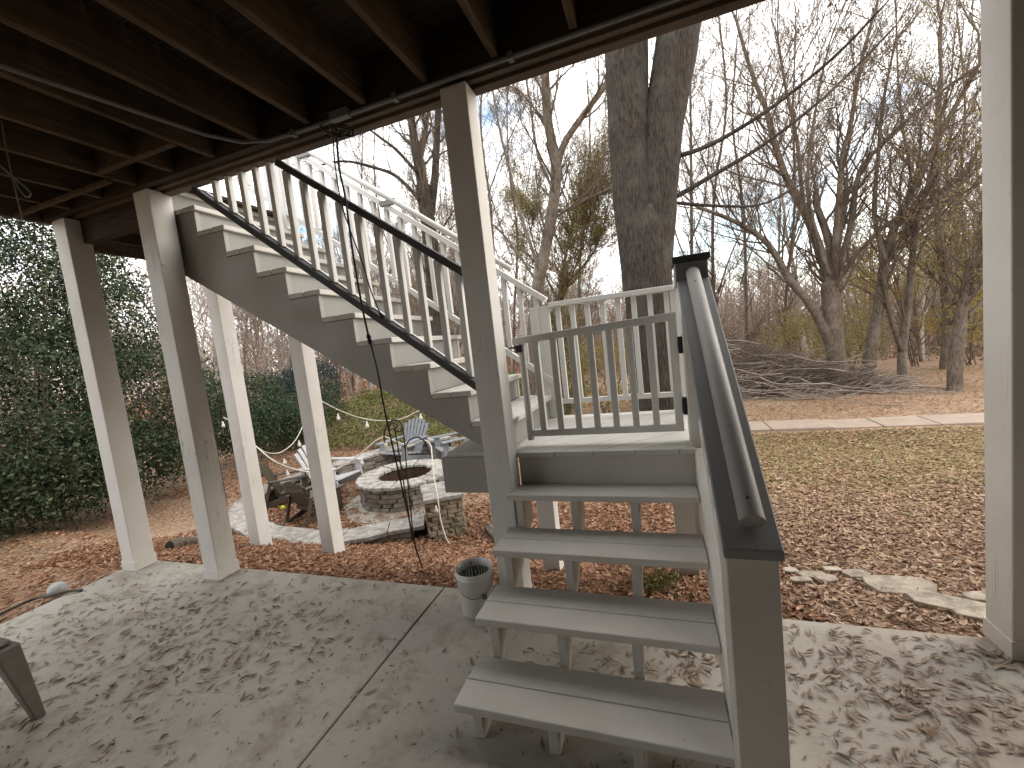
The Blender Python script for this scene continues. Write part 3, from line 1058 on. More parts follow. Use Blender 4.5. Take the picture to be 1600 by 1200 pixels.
# ------------------------------------------------------------------ stones
def stone_mesh(seed, j=.10):
    rg = random.Random(seed)
    bm = bmesh.new()
    bmesh.ops.create_cube(bm, size=1)
    bmesh.ops.bevel(bm, geom=list(bm.edges), offset=.09, segments=1, affect='EDGES')
    for v in bm.verts:
        v.co += Vector([rg.uniform(-j, j) * .5 for _ in range(3)])
    me = bpy.data.meshes.new('stone')
    bm.to_mesh(me)
    bm.free()
    return me


SM = {}
for key in ('stone', 'pierstone', 'coping'):
    SM[key] = [stone_mesh(i + 10) for i in range(6)]
    for q in SM[key]: q.materials.append(M[key])


def put_stone(parent, key, x, y, z, sx, sy, sz, rz, name='stone'):
    o = bpy.data.objects.new(name, random.choice(SM[key]))
    o.location = Vector((x, y, z)) - parent.location
    o.scale = (sx, sy, sz)
    o.rotation_euler = (random.uniform(-.03, .03), random.uniform(-.03, .03), rz + random.uniform(-.04, .04))
    o.parent = parent
    col.objects.link(o)
    return o


# fire pit
FC = Vector((-3.86, 5.50, -.64))
fp = thing('fire_pit', 'round dry-stone fire pit with pale flat coping stones', 'fire pit', FC)
MB().lathe([(.43, .02), (.60, .02), (.60, .335), (.43, .335)], 40, close=True).build('core', M['mortar'], fp)
MB().lathe([(.425, .0), (.43, .34)], 28).build('lining', M['pitin'], fp)
MB().lathe([(.0, -.06), (.42, -.05)], 28).build('ash_bed', M['dirt'], fp)
for c in range(5):
    a = random.uniform(0, 1)
    end = a + 2 * math.pi
    hgt = .068
    while a < end - .05:
        da = random.uniform(.22, .50)
        if a + da > end - .12: da = end - a
        r = .625 + random.uniform(-.012, .012)
        put_stone(fp, 'stone', FC.x + math.cos(a + da / 2) * r, FC.y + math.sin(a + da / 2) * r, FC.z + .02 + hgt * (c + .5), .13, 2 * r * math.sin(da / 2) - .006, hgt * random.uniform(.88, .98), a + da / 2)
        a += da
a = .2
k = 0
while a < .2 + 2 * math.pi - .05:
    da = random.uniform(.32, .48)
    if a + da > .2 + 2 * math.pi - .2: da = .2 + 2 * math.pi - a
    z0, z1 = .352, .400 + random.uniform(-.006, .008)
    poly = []
    for t in np.linspace(.012, da - .012, 5): poly.append(((.735 + random.uniform(-.02, .02)) * math.cos(a + t), (.735 + random.uniform(-.02, .02)) * math.sin(a + t)))
    for t in np.linspace(da - .018, .018, 4): poly.append(((.415 + random.uniform(-.012, .012)) * math.cos(a + t), (.415 + random.uniform(-.012, .012)) * math.sin(a + t)))
    MB().prism(poly, 'z', z0, z1).build('coping_stone', M['coping'], fp, .008)
    a += da

# pier
PC = Vector((-2.68, 4.40, -.62))
pier = thing('stone_pier', 'square tan stone pier with pale cap ending the seat wall', 'pier', PC)
pdx = Vector((.34, .22, 0)).normalized()
pdy = Vector((-pdx.y, pdx.x, 0))
pa = math.atan2(pdx.y, pdx.x)
W, D_, Hh = .43, .56, .46
cen = Vector((-2.65, 4.08, 0)) + pdx * W / 2 + pdy * D_ / 2
o = MB().box(-W / 2 + .035, W / 2 - .035, -D_ / 2 + .035, D_ / 2 - .035, -.05, Hh - .01).build('core', M['mortar'], pier)
o.location = (cen.x - PC.x, cen.y - PC.y, 0)
o.rotation_euler = (0, 0, pa)
nc = 8
for c in range(nc):
    hgt = Hh / nc
    for side in range(4):
        Ln = W if side % 2 == 0 else D_
        ofs = (D_ if side % 2 == 0 else W) / 2 - .045
        dirv = pdx if side % 2 == 0 else pdy
        nv = [-pdy, pdx, pdy, -pdx][side]
        s = -Ln / 2 + (0 if c % 2 else .04)
        endp = Ln / 2 - (.0 if c % 2 == 0 else .04)
        while s < endp - .03:
            w = random.uniform(.07, .20)
            if endp - s - w < .06: w = endp - s
            p = cen + nv * (ofs + random.uniform(-.008, .012)) + dirv * (s + w / 2)
            put_stone(pier, 'pierstone', p.x, p.y, PC.z + hgt * (c + .5), w - .005, .10, hgt * random.uniform(.9, .99), math.atan2(dirv.y, dirv.x))
            s += w
for i in range(2):
    a0, a1 = -D_ / 2 - .03 + i * (D_ / 2 + .03), -.004 + i * (D_ / 2 + .034)
    j = lambda: random.uniform(-.012, .012)
    poly = [(-W / 2 - .035 + j(), a0), (W / 2 + .03 + j(), a0 + j()), (W / 2 + .035 + j(), a1), (-W / 2 - .03 + j(), a1)]
    o = MB().prism(poly, 'z', Hh + .002, Hh + .052).build('coping_stone', M['coping'], pier, .008)
    o.location = (cen.x - PC.x, cen.y - PC.y, 0)
    o.rotation_euler = (0, 0, pa)

# curved seat wall
wp = [(664, 812, -.47), (596, 824, -.47), (517, 839, -.48), (439, 833, -.49), (399, 823, -.49), (377, 804, -.48), (386, 781, -.44), (414, 762, -.38), (449, 748, -.32), (505, 731, -.27), (549, 717, -.25), (600, 702, -.23), (650, 690, -.22), (700, 680, -.22)]
wpt = smoothpts([atz(u, v, z) for u, v, z in wp], 8)
sw = thing('seat_wall', 'low curved stone seat wall around the fire pit with flat coping', 'wall', (-5, 5.5, -.65))
acc = [0]
for i in range(1, len(wpt)): acc.append(acc[-1] + (wpt[i] - wpt[i - 1]).length)
LW = acc[-1]


def wat(s):
    s = max(0, min(LW - 1e-4, s))
    i = max(j for j in range(len(acc)) if acc[j] <= s)
    i = min(i, len(wpt) - 2)
    t = (s - acc[i]) / max(1e-6, acc[i + 1] - acc[i])
    p = wpt[i].lerp(wpt[i + 1], t)
    d = (wpt[i + 1] - wpt[i])
    d.z = 0
    return p, d.normalized()


s = 0
while s < LW:
    w = random.uniform(.35, .62)
    if LW - s - w < .2: w = LW - s
    pa_, da_ = wat(s + .006)
    pb_, db_ = wat(s + w - .006)
    pm_, dm_ = wat(s + w / 2)
    na, nb, nm = [Vector((-d.y, d.x, 0)) for d in (da_, db_, dm_)]
    hw_ = .19
    j = lambda: random.uniform(-.025, .025)
    zt_ = (pa_.z + pb_.z) / 2
    poly = [pa_ - na * (hw_ + j()), pm_ - nm * (hw_ + j()), pb_ - nb * (hw_ + j()), pb_ + nb * (hw_ + j()), pm_ + nm * (hw_ + j()), pa_ + na * (hw_ + j())]
    mb = MB()
    th = .05
    A = [(p.x, p.y, p.z - th) for p in poly]
    B = [(p.x, p.y, p.z) for p in poly]
    mb.add(A + B, [(0, 1, 2, 3, 4, 5), (11, 10, 9, 8, 7, 6)] + [(i, (i + 1) % 6, 6 + (i + 1) % 6, 6 + i) for i in range(6)])
    o = mb.build('coping_stone', M['coping'], sw, .006)
    o.location = -sw.location
    s += w
for side in (-1, 1):
    for c in range(7):
        s = random.uniform(0, .2)
        while s < LW - .1:
            w = random.uniform(.16, .40)
            p, d = wat(s + w / 2)
            zz = p.z - .055 - .068 * (c + .5)
            nrm = Vector((-d.y, d.x, 0)) * side
            q = p + nrm * .10
            gz = -.66 if (Vector((q.x, q.y, 0)) - Vector((FC.x, FC.y, 0))).length < (Vector((p.x, p.y, 0)) - Vector((FC.x, FC.y, 0))).length else hz(q.x, q.y)
            if zz > gz - .04:
                put_stone(sw, 'stone', q.x, q.y, zz, w - .006, .12, .063, math.atan2(d.y, d.x))
            s += w
mb = MB()
for i in range(len(wpt) - 1):
    a, b2 = wpt[i], wpt[i + 1]
    mb.bar((a.x, a.y, a.z - .33), (b2.x, b2.y, b2.z - .33), .24, .54)
o = mb.build('core', M['mortar'], sw)
o.location = -sw.location
# paved floor inside the wall
pf = MB().lathe([(0, -.612), (.85, -.614), (1.02, -.64), (1.15, -.72)], 40, (FC.x, FC.y)).build('pit_paving', M['concrete'])
tag(pf, kind='structure')

# flagstones at the slab's far edge on the right
flag_at = []
fl = thing('flagstone_path', 'pale irregular flagstones set in the leaves right of the steps', 'stepping stones', (1.2, 3, -.1))
for u, v, w, d, r in ((1405, 912, .36, .20, .1), (1497, 952, .40, .16, -.35), (1337, 888, .16, .10, .2), (1268, 893, .16, .09, .0), (1292, 900, .12, .08, .4), (1526, 935, .12, .08, .3), (1235, 884, .10, .07, 0), (1250, 905, .13, .06, .2), (1300, 880, .12, .06, .0), (1520, 972, .16, .06, -.3)):
    c = atz(u, v, -.11)
    c.z = hz(c.x, c.y)
    mb = MB()
    nn = 8
    poly = []
    for i in range(nn):
        a = 2 * math.pi * i / nn + random.uniform(-.15, .15)
        e = (abs(math.cos(a)) ** 4 + abs(math.sin(a)) ** 4) ** (-.25) * random.uniform(.88, 1.08)
        x, y = math.cos(a) * w / 2 * e, math.sin(a) * d / 2 * e
        poly.append((x * math.cos(r) - y * math.sin(r), x * math.sin(r) + y * math.cos(r)))
    flag_at.append((c, w, d, r))
    o = mb.prism(poly, 'z', -.03, .042 + random.uniform(0, .008)).build('flagstone', M['flag'], fl, .006)
    o.location = c - fl.location


# ------------------------------------------------------------------ adirondack chairs
def adirondack(label, x, y, z, rz, mat, sc_=1.0):
    t = thing('adirondack_chair', label, 'chair', (x, y, z), rz, 'adirondack chairs around the fire pit')
    t.scale = (sc_, sc_, sc_)
    # faces +y; seat slopes back
    for i in range(5):
        f = i / 4
        y0 = .30 - f * .46
        zz = .36 - f * .10
        MB().box(-.26, .26, y0 - .05, y0 + .045, zz - .01, zz + .012).build('seat_slat', mat, t, .003)
    for i in range(7):
        a = (i - 3)
        xb_, xt_ = a * .066, a * .098
        h = .74 - .012 * a * a
        p, q = Vector((xb_, -.20, .22)), Vector((xt_, -.20 - h * .42, .22 + h * .93))
        MB().bar(p, q, .068 + .0, .02, (0, 1, .45)).build('back_slat', mat, t, .003)
    for zz, yy, hw_ in ((.30, -.255, .24), (.72, -.445, .29)):
        MB().box(-hw_, hw_, yy - .03, yy - .005, zz - .035, zz + .035).build('back_rail', mat, t, .003)
    for sx in (-1, 1):
        MB().hexa([(sx * .24, .36, .54), (sx * .40, .36, .54), (sx * .34, -.40, .54), (sx * .26, -.40, .54)], [(sx * .24, .36, .565), (sx * .40, .36, .565), (sx * .34, -.40, .565), (sx * .26, -.40, .565)]).build('armrest', mat, t, .004)
        MB().box(sx * .29 - .015, sx * .29 + .015, .22, .33, 0, .539).build('front_leg', mat, t, .003)
        MB().bar((sx * .27, .36, .30), (sx * .27, -.60, .035), .028, .11).build('side_rail', mat, t, .003)
        MB().bar((sx * .30, -.34, .54), (sx * .30, -.50, .07), .028, .06, (0, 1, 0)).build('rear_leg', mat, t, .003)
    return t


def face(x, y):
    return math.atan2(-(FC.x - x), FC.y - y)


p = atz(500, 808, -.64)
adirondack('dark brown slatted garden chair seen from behind at the near side of the pit', p.x, p.y, -.64, R(-8), M['brownplastic'], .74)
p = atz(452, 800, -.64)
adirondack('dark brown garden chair at far left, mostly behind another brown one', p.x - .35, p.y + .45, -.64, R(-50), M['brownplastic'], .8)
p = atz(528, 778, -.64)
adirondack('white garden chair with wide arms behind the white post by the pit', p.x - .1, p.y + .1, -.64, R(-95), M['whiteplastic'])
p = atz(626, 735, -.64)
adirondack('pale grey garden chair straight behind the fire pit', p.x, p.y + .2, -.64, R(170), M['greyplastic'])
p = atz(712, 728, -.64)
adirondack('pale grey garden chair half hidden by the staircase', p.x, p.y + .1, -.64, R(135), M['greyplastic'])

# ------------------------------------------------------------------ string lights, poles, hook
def pole(u, v, z, top_v, label):
    b_ = atz(u, v, z)
    t = thing('light_pole', label, 'pole', (b_.x, b_.y, hz(b_.x, b_.y) - .02), 0, 'black poles of the string lights')
    tp = at(u - 2, top_v, b_.y)
    h = tp.z - t.location.z
    MB().tube([(0, 0, 0), (0, 0, h)], .011, 8).build('rod', M['iron'], t)
    MB().tube([(0, 0, h), (-.015, 0, h + .02), (-.05, 0, h + .015), (-.055, 0, h - .03)], .006, 6).build('hook', M['iron'], t)
    return Vector((b_.x, b_.y, tp.z))


A_ = pole(352, 775, -.42, 652, 'thin black pole holding string lights beside the evergreen')
B_ = pole(487, 745, -.5, 688, 'thin black pole behind the white post by the seat wall')

hk0 = atz(645, 850, -.6)
hk = thing('shepherd_hook', 'tall black double-rod garden hook in front of the fire pit', 'garden hook', (hk0.x, hk0.y, -.62))
YH = hk0.y
for px in ([(602, 692, YH), (600, 682, YH), (604, 665, YH), (616, 656, YH), (628, 664, YH), (632, 690, YH), (636, 740, YH), (642, 800, YH), (648, 858, YH)],
           [(616, 664, YH + .06), (622, 700, YH + .05), (630, 750, YH + .03), (638, 800, YH + .01), (646, 858, YH)],
           [(632, 700, YH), (640, 688, YH), (652, 683, YH), (664, 690, YH), (668, 700, YH)]):
    cord(px, M['iron'], hk, .008, 'rod')
cord([(607, 668, YH), (613, 661, YH), (621, 666, YH), (616, 672, YH), (625, 674, YH), (630, 668, YH)], M['iron'], hk, .007, 'light_coil')

sg = thing('string_lights', 'white cord of bulb lights swagged between poles around the fire pit', 'string lights', (-4, 5, 0))
runs = [
    [(349, 652, 5.2), (366, 662, 4.8), (385, 684, 4.4), (403, 700, 4.2), (425, 718, 4.2), (450, 730, 4.3), (478, 737, 4.4), (500, 738, 4.5), (530, 731, 4.6), (560, 712, 4.7), (585, 690, 4.8), (601, 682, 4.9)],
    [(403, 700, 4.2), (420, 708, 4.6), (440, 706, 5.2), (460, 690, 6), (472, 668, 6.6), (479, 652, 7)],
    [(503, 627, 7.2), (530, 641, 7.6), (560, 652, 8), (590, 657, 8.2), (625, 655, 8.4), (656, 641, 8.6)],
    [(601, 682, 4.9), (620, 690, 4.9), (640, 697, 4.9), (652, 692, 4.8), (664, 688, 4.8), (673, 696, 4.7), (675, 712, 4.5), (678, 745, 4.25), (684, 778, 4.02), (688, 810, 3.95), (696, 838, 3.9), (702, 850, 3.9)],
]
for rn in runs:
    cord(rn, M['cordwhite'], sg, .0085 if rn[0][2] < 7 else .011)
for u, v, y in ((348, 660, 5.2), (372, 672, 4.8), (449, 736, 4.3), (444, 718, 4.25), (565, 718, 4.7), (467, 690, 6.2), (528, 648, 7.6), (573, 660, 8), (657, 648, 8.6), (668, 722, 4.6), (681, 792, 4.0), (602, 690, 4.9)):
    p = at(u, v, y)
    k = y / 4.3
    s_ = MB().lathe([(.0, -.075 * k), (.018 * k, -.068 * k), (.024 * k, -.05 * k), (.020 * k, -.03 * k), (.010 * k, -.012 * k), (.010 * k, .012 * k), (0, .014 * k)], 10)
    o = s_.build('bulb', M['bulb'], sg, smooth=True)
    o.location = p - sg.location

# ------------------------------------------------------------------ small things on the ground
p = atz(442, 795, -.62)
o = MB().lathe([(.035 * math.sin(a), .035 - .035 * math.cos(a)) for a in np.linspace(0.01, math.pi - .01, 10)], 16).build('tennis_ball', plain('ball_felt', (.55, .68, .05), .9, .1), smooth=True)
o.location = (p.x, p.y, -.635)
tag(o, 'yellow-green ball lying in leaves by the brown chairs', 'ball')


def log(name, label, p, q, r, mat='bark2'):
    p, q = Vector(p), Vector(q)
    t = thing(name, label, 'log', p)
    MB().tube([Vector((0, 0, 0)), (q - p) * .5 + Vector((0, 0, .01)), q - p], [r, r * .95, r * .9], 12, rough=.25).build('bark', M[mat], t)
    d = (q - p).normalized()
    MB().tube([-d * .004, -d * .001], r * .86, 12).build('cut_end', M['dirt'], t)
    return t


a, b2 = atz(268, 868, -.33), atz(318, 845, -.36)
log('log', 'short cut log lying in the leaves between the first two posts', (a.x, a.y, hz(a.x, a.y) + .05), (b2.x, b2.y, hz(b2.x, b2.y) + .06), .065)
a, b2 = atz(250, 838, -.33), atz(318, 818, -.36)
log('fallen_branch', 'thin fallen branch behind the short log', (a.x, a.y, hz(a.x, a.y) + .02), (b2.x, b2.y, hz(b2.x, b2.y) + .03), .02)
a, b2 = atz(778, 826, -.45), atz(762, 814, -.45)
log('log', 'split piece of firewood left of the lower steps', (a.x, a.y, hz(a.x, a.y) + .05), (b2.x - .05, b2.y + .1, hz(b2.x, b2.y) + .06), .055)

p = atz(82, 918, 0)
ff = thing('float_ball', 'small white plastic globe beside the left slab edge', 'ball', (-4.66, 1.80, -.045))
MB().lathe([(.062 * math.sin(a), .062 - .062 * math.cos(a)) for a in np.linspace(0.01, math.pi - .01, 12)], 20).build('globe', M['whiteplastic'], ff, smooth=True)
hs_ = thing('garden_hose', 'dark brown hose looping over the left slab edge', 'hose', (-4.8, 1.9, 0))
pts = smoothpts([(-4.66, 1.05, .015 - .06), (-4.72, 1.35, -.03), (-4.76, 1.52, -.01), (-4.74, 1.70, .0), (-4.60, 1.72, .02), (-4.50, 1.80, .022), (-4.42, 1.84, .012)])
o = MB().tube(pts, .012, 8).build('hose', M['brownplastic'], hs_, smooth=True)
o.location = -hs_.location

# ------------------------------------------------------------------ fallen leaves
def ok_ground(P):
    x, y = P[:, 0], P[:, 1]
    on_slab = (x > -4.55) & (y < 2.35)
    inpit = np.hypot(x - FC.x, y - FC.y) < .76
    walk = (np.abs(y - 8.95) < .42)
    return ~(on_slab | inpit | walk)


def scatter(n, x0, x1, y0, y1):
    P = np.stack([rs.uniform(x0, x1, n), rs.uniform(y0, y1, n)], 1)
    P = P[ok_ground(P)]
    z = ht(P[:, 0], P[:, 1])
    rr = np.hypot(P[:, 0] - FC.x, P[:, 1] - FC.y)
    z = np.where(rr < 1.0, np.maximum(z, -.612), z)
    return np.stack([P[:, 0], P[:, 1], z], 1)


lp = np.vstack([scatter(42000, -6.5, .7, 2.3, 5.2), scatter(7000, -8.5, -4.5, -1, 3.5), scatter(18000, -9.5, .5, 5.2, 9)])
# thinner on the paved floor around the pit
rr = np.hypot(lp[:, 0] - FC.x, lp[:, 1] - FC.y)
keep = (rr > .98) | (rs.rand(len(lp)) < .25)
lp = lp[keep]
lp[:, 2] += rs.uniform(.004, .035, len(lp))
o = link('leaf_litter', littermesh('leaf_litter', lp, rs.uniform(.035, .085, len(lp)), rs.uniform(.012, .030, len(lp)), .76), M['leaf'])
tag(o, 'thick brown carpet of fallen leaves beyond the slab', 'leaves', kind='stuff')
lp = np.vstack([scatter(36000, .2, 4.5, 2.3, 5.2), scatter(16000, .3, 6, 5.2, 8.5)])
lp = lp[rs.rand(len(lp)) < np.clip(1.25 - (lp[:, 1] - 3.2) * .26 + .25 * np.sin(lp[:, 0] * 2.1) * np.sin(lp[:, 1] * 1.7), .10, 1)]
fk = np.ones(len(lp), bool)
for c, w, d, r in flag_at:
    fk &= ~((np.abs(lp[:, 0] - c.x) < w * .42) & (np.abs(lp[:, 1] - c.y) < d * .42)) | (rs.rand(len(lp)) < .06)
lp = lp[fk]
lp[:, 2] += rs.uniform(.004, .03, len(lp))
o = link('leaf_litter', littermesh('leaf_litter', lp, rs.uniform(.032, .078, len(lp)), rs.uniform(.011, .028, len(lp)), .78), M['panleaf'])
tag(o, 'tan and pinkish brown leaves right of the steps, beyond the slab edge', 'leaves', kind='stuff')
la = scatter(46000, .3, 7, 3.2, 8.5)
la = la[rs.rand(len(la)) < np.clip((la[:, 1] - 3.1) * .38, 0, 1)]
lp = np.vstack([la, scatter(16000, .5, 12, 9.4, 17)])
lp[:, 2] += rs.uniform(.004, .03, len(lp))
o = link('lawn_leaves', leafmesh('lawn_leaves', lp, rs.uniform(.035, .085, len(lp)), rs.uniform(.014, .032, len(lp)), .78), M['lawnleaf'])
tag(o, 'thinner tan leaves strewn over the lawn on the right', 'leaves', kind='stuff')

# leaves on the slab: clusters
cl = [(-2.9, 1.55, .55, 330), (-3.5, 1.7, .5, 230), (-2.3, 1.75, .35, 90), (-3.9, 1.4, .4, 60), (-2.6, 1.1, .4, 60), (.75, 1.9, .42, 420), (1.1, 1.5, .4, 380), (1.2, 2.15, .35, 260), (.6, 1.4, .35, 130), (1.5, 1.9, .3, 110),
      (-.05, 1.75, .18, 70), (.1, 2.0, .15, 60), (-.45, 1.75, .12, 14), (-.5, 1.85, .1, 10), (-1.6, 1.6, .7, 45), (-3.0, .8, .3, 60), (.42, 1.22, .10, 40)]
PP = []
for cx, cy, sg_, k in cl:
    PP.append(np.stack([rs.normal(cx, sg_, k), rs.normal(cy, sg_ * .75, k)], 1))
PP = np.vstack(PP)
PP = PP[(PP[:, 0] > -4.48) & (PP[:, 1] < 2.30) & (PP[:, 1] > .3) & (PP[:, 0] < 5)]
PP = PP[~((np.abs(PP[:, 0] - .2) < .09) & (np.abs(PP[:, 1] - 1.27) < .1))]
dist = np.hypot(PP[:, 0], PP[:, 1])
M2 = np.array([[*_R], [*_D], [*_F]])
q = (np.c_[PP, np.zeros(len(PP))] - [0, 0, EYE]) @ M2.T
uu, vv = q[:, 0] / q[:, 2] * FPX + 800, q[:, 1] / q[:, 2] * FPX + 600
seen = (uu > -20) & (uu < 1620) & (vv < 1220) & (q[:, 2] > 0)
order = np.argsort(np.where(seen, dist, 99))
single, rest = PP[order[:280]], PP[order[280:]]
lm = []
for i in range(8):
    me = littermesh('leaf', np.array([[0, 0, .006]]), rs.uniform(.055, .095), rs.uniform(.012, .024), 1.0, curl=.10)
    mt = plain('dry_leaf_%d' % i, [(.28, .21, .15), (.38, .30, .22), (.17, .12, .085), (.25, .165, .105)][i % 4], .7, .2, scale=60)
    me.materials.append(mt)
    lm.append(me)
for x, y in single:
    o = bpy.data.objects.new('fallen_leaf', random.choice(lm))
    o.location = (x, y, .003)
    o.rotation_euler = (random.uniform(-.12, .12), random.uniform(-.12, .12), random.gauss(.75, .9))
    s_ = random.uniform(.38, .85)
    o.scale = (s_, s_, s_)
    col.objects.link(o)
    tag(o, 'dry narrow leaf lying on the concrete slab', 'leaf', 'loose leaves on the slab')
rest = np.c_[rest, np.full(len(rest), .006)]
o = link('slab_leaves', littermesh('slab_leaves', rest, rs.uniform(.03, .07, len(rest)), rs.uniform(.008, .018, len(rest)), .94, curl=.12), M['slableaf'])
tag(o, 'scattered dry leaves on the farther parts of the slab', 'leaves', kind='stuff')
nb = 3200
bp = np.c_[rs.uniform(-4.4, 1.9, nb), rs.uniform(.3, 2.3, nb), np.full(nb, .003)]
o = link('slab_crumbs', leafmesh('slab_crumbs', bp, rs.uniform(.006, .028, nb), rs.uniform(.004, .012, nb), .92), M['slableaf'])
tag(o, 'leaf crumbs and grit scattered over the slab', 'debris', kind='stuff')


# ------------------------------------------------------------------ trees
def grow(S, Lf, p, d, length, r, depth, rg, up=.08, kids=5, spread=.7, wob=.12, minr=.003, leafp=.5, shrink=.6):
    n = 5 if depth > 0 else 4
    step = length / n
    for i in range(n):
        d = (d + Vector((rg.gauss(0, wob), rg.gauss(0, wob), rg.gauss(0, wob) + up))).normalized()
        q = p + d * step
        r1 = max(minr, r * (1 - .75 / n))
        S.append((*p, *q, r, r1))
        p, r = q, r1
        if depth > 0:
            for _ in range(kids if i else 0):
                if rg.random() < .5:
                    ax = d.orthogonal().normalized()
                    ax.rotate(Quaternion(d, rg.uniform(0, 6.283)))
                    dd = (d + ax * rg.uniform(.35, 1.0) * spread * 1.3).normalized()
                    grow(S, Lf, p, dd, length * rg.uniform(.35, .75) * shrink * 1.3, r * rg.uniform(.35, .6), depth - 1, rg, up, kids, spread, wob, minr, leafp, shrink)
        elif Lf is not None and rg.random() < leafp:
            Lf.append((q.x + rg.gauss(0, .05), q.y + rg.gauss(0, .05), q.z + rg.gauss(0, .05)))


def hero(name, label, limbs, seed, mat='bark', leaf='dryleaf', leafp=.5, kids=3, depth=2, twig_len=1.0, leafsize=.05, sides=10, minr=.003, from_=.3, up=.08, group=None, each=7):
    """limbs: list of (list of (Vector), list of radii); the first is the trunk"""
    rg = random.Random(seed)
    b0 = limbs[0][0][0]
    gz = hz(b0.x, b0.y)
    t = thing(name, label, 'tree', (b0.x, b0.y, gz), group=group)
    S, Lf = [], []
    for li, (pts, rad) in enumerate(limbs):
        pts = [Vector(p) for p in pts]
        if li == 0:
            pts = [Vector((pts[0].x, pts[0].y, gz - .15))] + pts
            rad = [rad[0] * 1.2] + list(rad)
        sp_ = smoothpts(pts, 5)
        rr_ = []
        for i in range(len(pts) - 1):
            for s_ in range(5): rr_.append(rad[i] + (rad[i + 1] - rad[i]) * s_ / 5)
        rr_.append(rad[-1])
        mb = MB().tube(sp_, rr_, sides if li == 0 else max(6, sides - 3), rough=(.05 if sides > 18 else .14 if sides > 9 else .1))
        o = mb.build('trunk' if li == 0 else 'limb', M[mat], t, smooth=True)
        o.location = -t.location
        # side branches
        n = len(sp_)
        tot = sum((sp_[i + 1] - sp_[i]).length for i in range(n - 1))
        m_ = int(tot * each) if not (sides > 18 and rad[0] > .15) else 0
        for _ in range(m_):
            f = rg.uniform(from_ if li == 0 else .34, 1)
            i = min(n - 2, int(f * (n - 1)))
            p = sp_[i].lerp(sp_[i + 1], rg.random())
            d = (sp_[i + 1] - sp_[i]).normalized()
            ax = d.orthogonal().normalized()
            ax.rotate(Quaternion(d, rg.uniform(0, 6.283)))
            dd = (d * rg.uniform(.3, 1) + ax * rg.uniform(.4, 1) + Vector((0, 0, .25))).normalized()
            grow(S, Lf, p, dd, twig_len * rg.uniform(.5, 1.4), min(rr_[i] * .4, .028 * twig_len), depth, rg, up, kids, minr=minr, leafp=leafp)
        # the tip goes on as branches
        d = (sp_[-1] - sp_[-2]).normalized()
        for _ in range(2):
            grow(S, Lf, sp_[-1], (d + Vector((rg.gauss(0, .2), rg.gauss(0, .2), .1))).normalized(), twig_len * 1.6, rr_[-1] * .8, depth, rg, up, kids + 1, minr=minr, leafp=leafp)
    if S:
        o = tag(link('twigs', segmesh('twigs', S), M['twig'], t), kind='stuff')
        o.location = -t.location
    if Lf:
        o = link('leaves', leafmesh('leaves', np.array(Lf), rs.uniform(leafsize * .6, leafsize * 1.3, len(Lf)), leafsize * .5), M[leaf], t)
        o['kind'] = 'stuff'
        o.location = -t.location
    return t, len(S), len(Lf)


def L(Y, pts, r0, r1, dy=0.0):
    n = len(pts)
    if Y > 8: r0, r1 = r0 * .68, r1 * .75
    P = [at(u, v, Y + dy * i / (n - 1)) for i, (u, v) in enumerate(pts)]
    return P, [r0 + (r1 - r0) * i / (n - 1) for i in range(n)]


cnt = []
# the big forked trunk just beyond the landing
T = [(at(1032, 700, 6.6), .40), (at(1026, 600, 6.6), .36), (at(1013, 450, 6.6), .335), (at(1011, 400, 6.6), .33), (at(1009, 350, 6.6), .30), (at(1008, 315, 6.6), .20), (at(1008, 292, 6.6), .06)]
limbs = [([p for p, _ in T], [r for _, r in T]),
         L(6.55, [(1004, 460), (995, 370), (987, 290), (982, 210), (980, 130), (975, 20), (962, -120)], .27, .295, .05),
         L(6.62, [(1018, 470), (1023, 380), (1028, 300), (1034, 210), (1047, 130), (1060, 50), (1080, -100)], .265, .285, .05),
         L(6.7, [(1045, 248), (1110, 226), (1200, 172), (1300, 92), (1380, 10)], .034, .012, -.5),
         L(6.8, [(1045, 314), (1110, 276), (1190, 228), (1290, 150), (1400, 40)], .038, .012, .6),
         L(6.8, [(1045, 316), (1130, 322), (1200, 316), (1290, 262)], .026, .010, .8)]
cnt.append(hero('big_tree', 'massive grey trunk forking in two right behind the landing', limbs, 3, 'bark', 'dryleaf', .4, 2, 2, .8, .05, 22, from_=.97, each=4)[1:])
# forked tree left of it
limbs = [L(9.5, [(832, 560), (842, 440), (853, 385), (866, 310), (868, 250), (856, 190), (852, 110), (850, 20)], .22, .10),
         L(9.5, [(868, 262), (885, 218), (915, 175), (948, 128), (965, 60)], .12, .06, .3),
         L(9.6, [(856, 328), (885, 328), (915, 312), (962, 288), (1010, 240)], .075, .04, .5),
         L(9.4, [(842, 420), (815, 340), (797, 270), (780, 200), (765, 110)], .06, .02, -.4),
         L(9.4, [(866, 300), (840, 240), (828, 160), (815, 80)], .05, .02, -.4),
         L(9.7, [(838, 440), (812, 400), (780, 360), (745, 330)], .05, .02, .6)]
cnt.append(hero('forked_tree', 'dark branching tree seen between the tall post and the big trunk', limbs, 5, 'bark2', 'dryleaf', .3, 3, 2, 1.1, .04, 12, each=3.2)[1:])
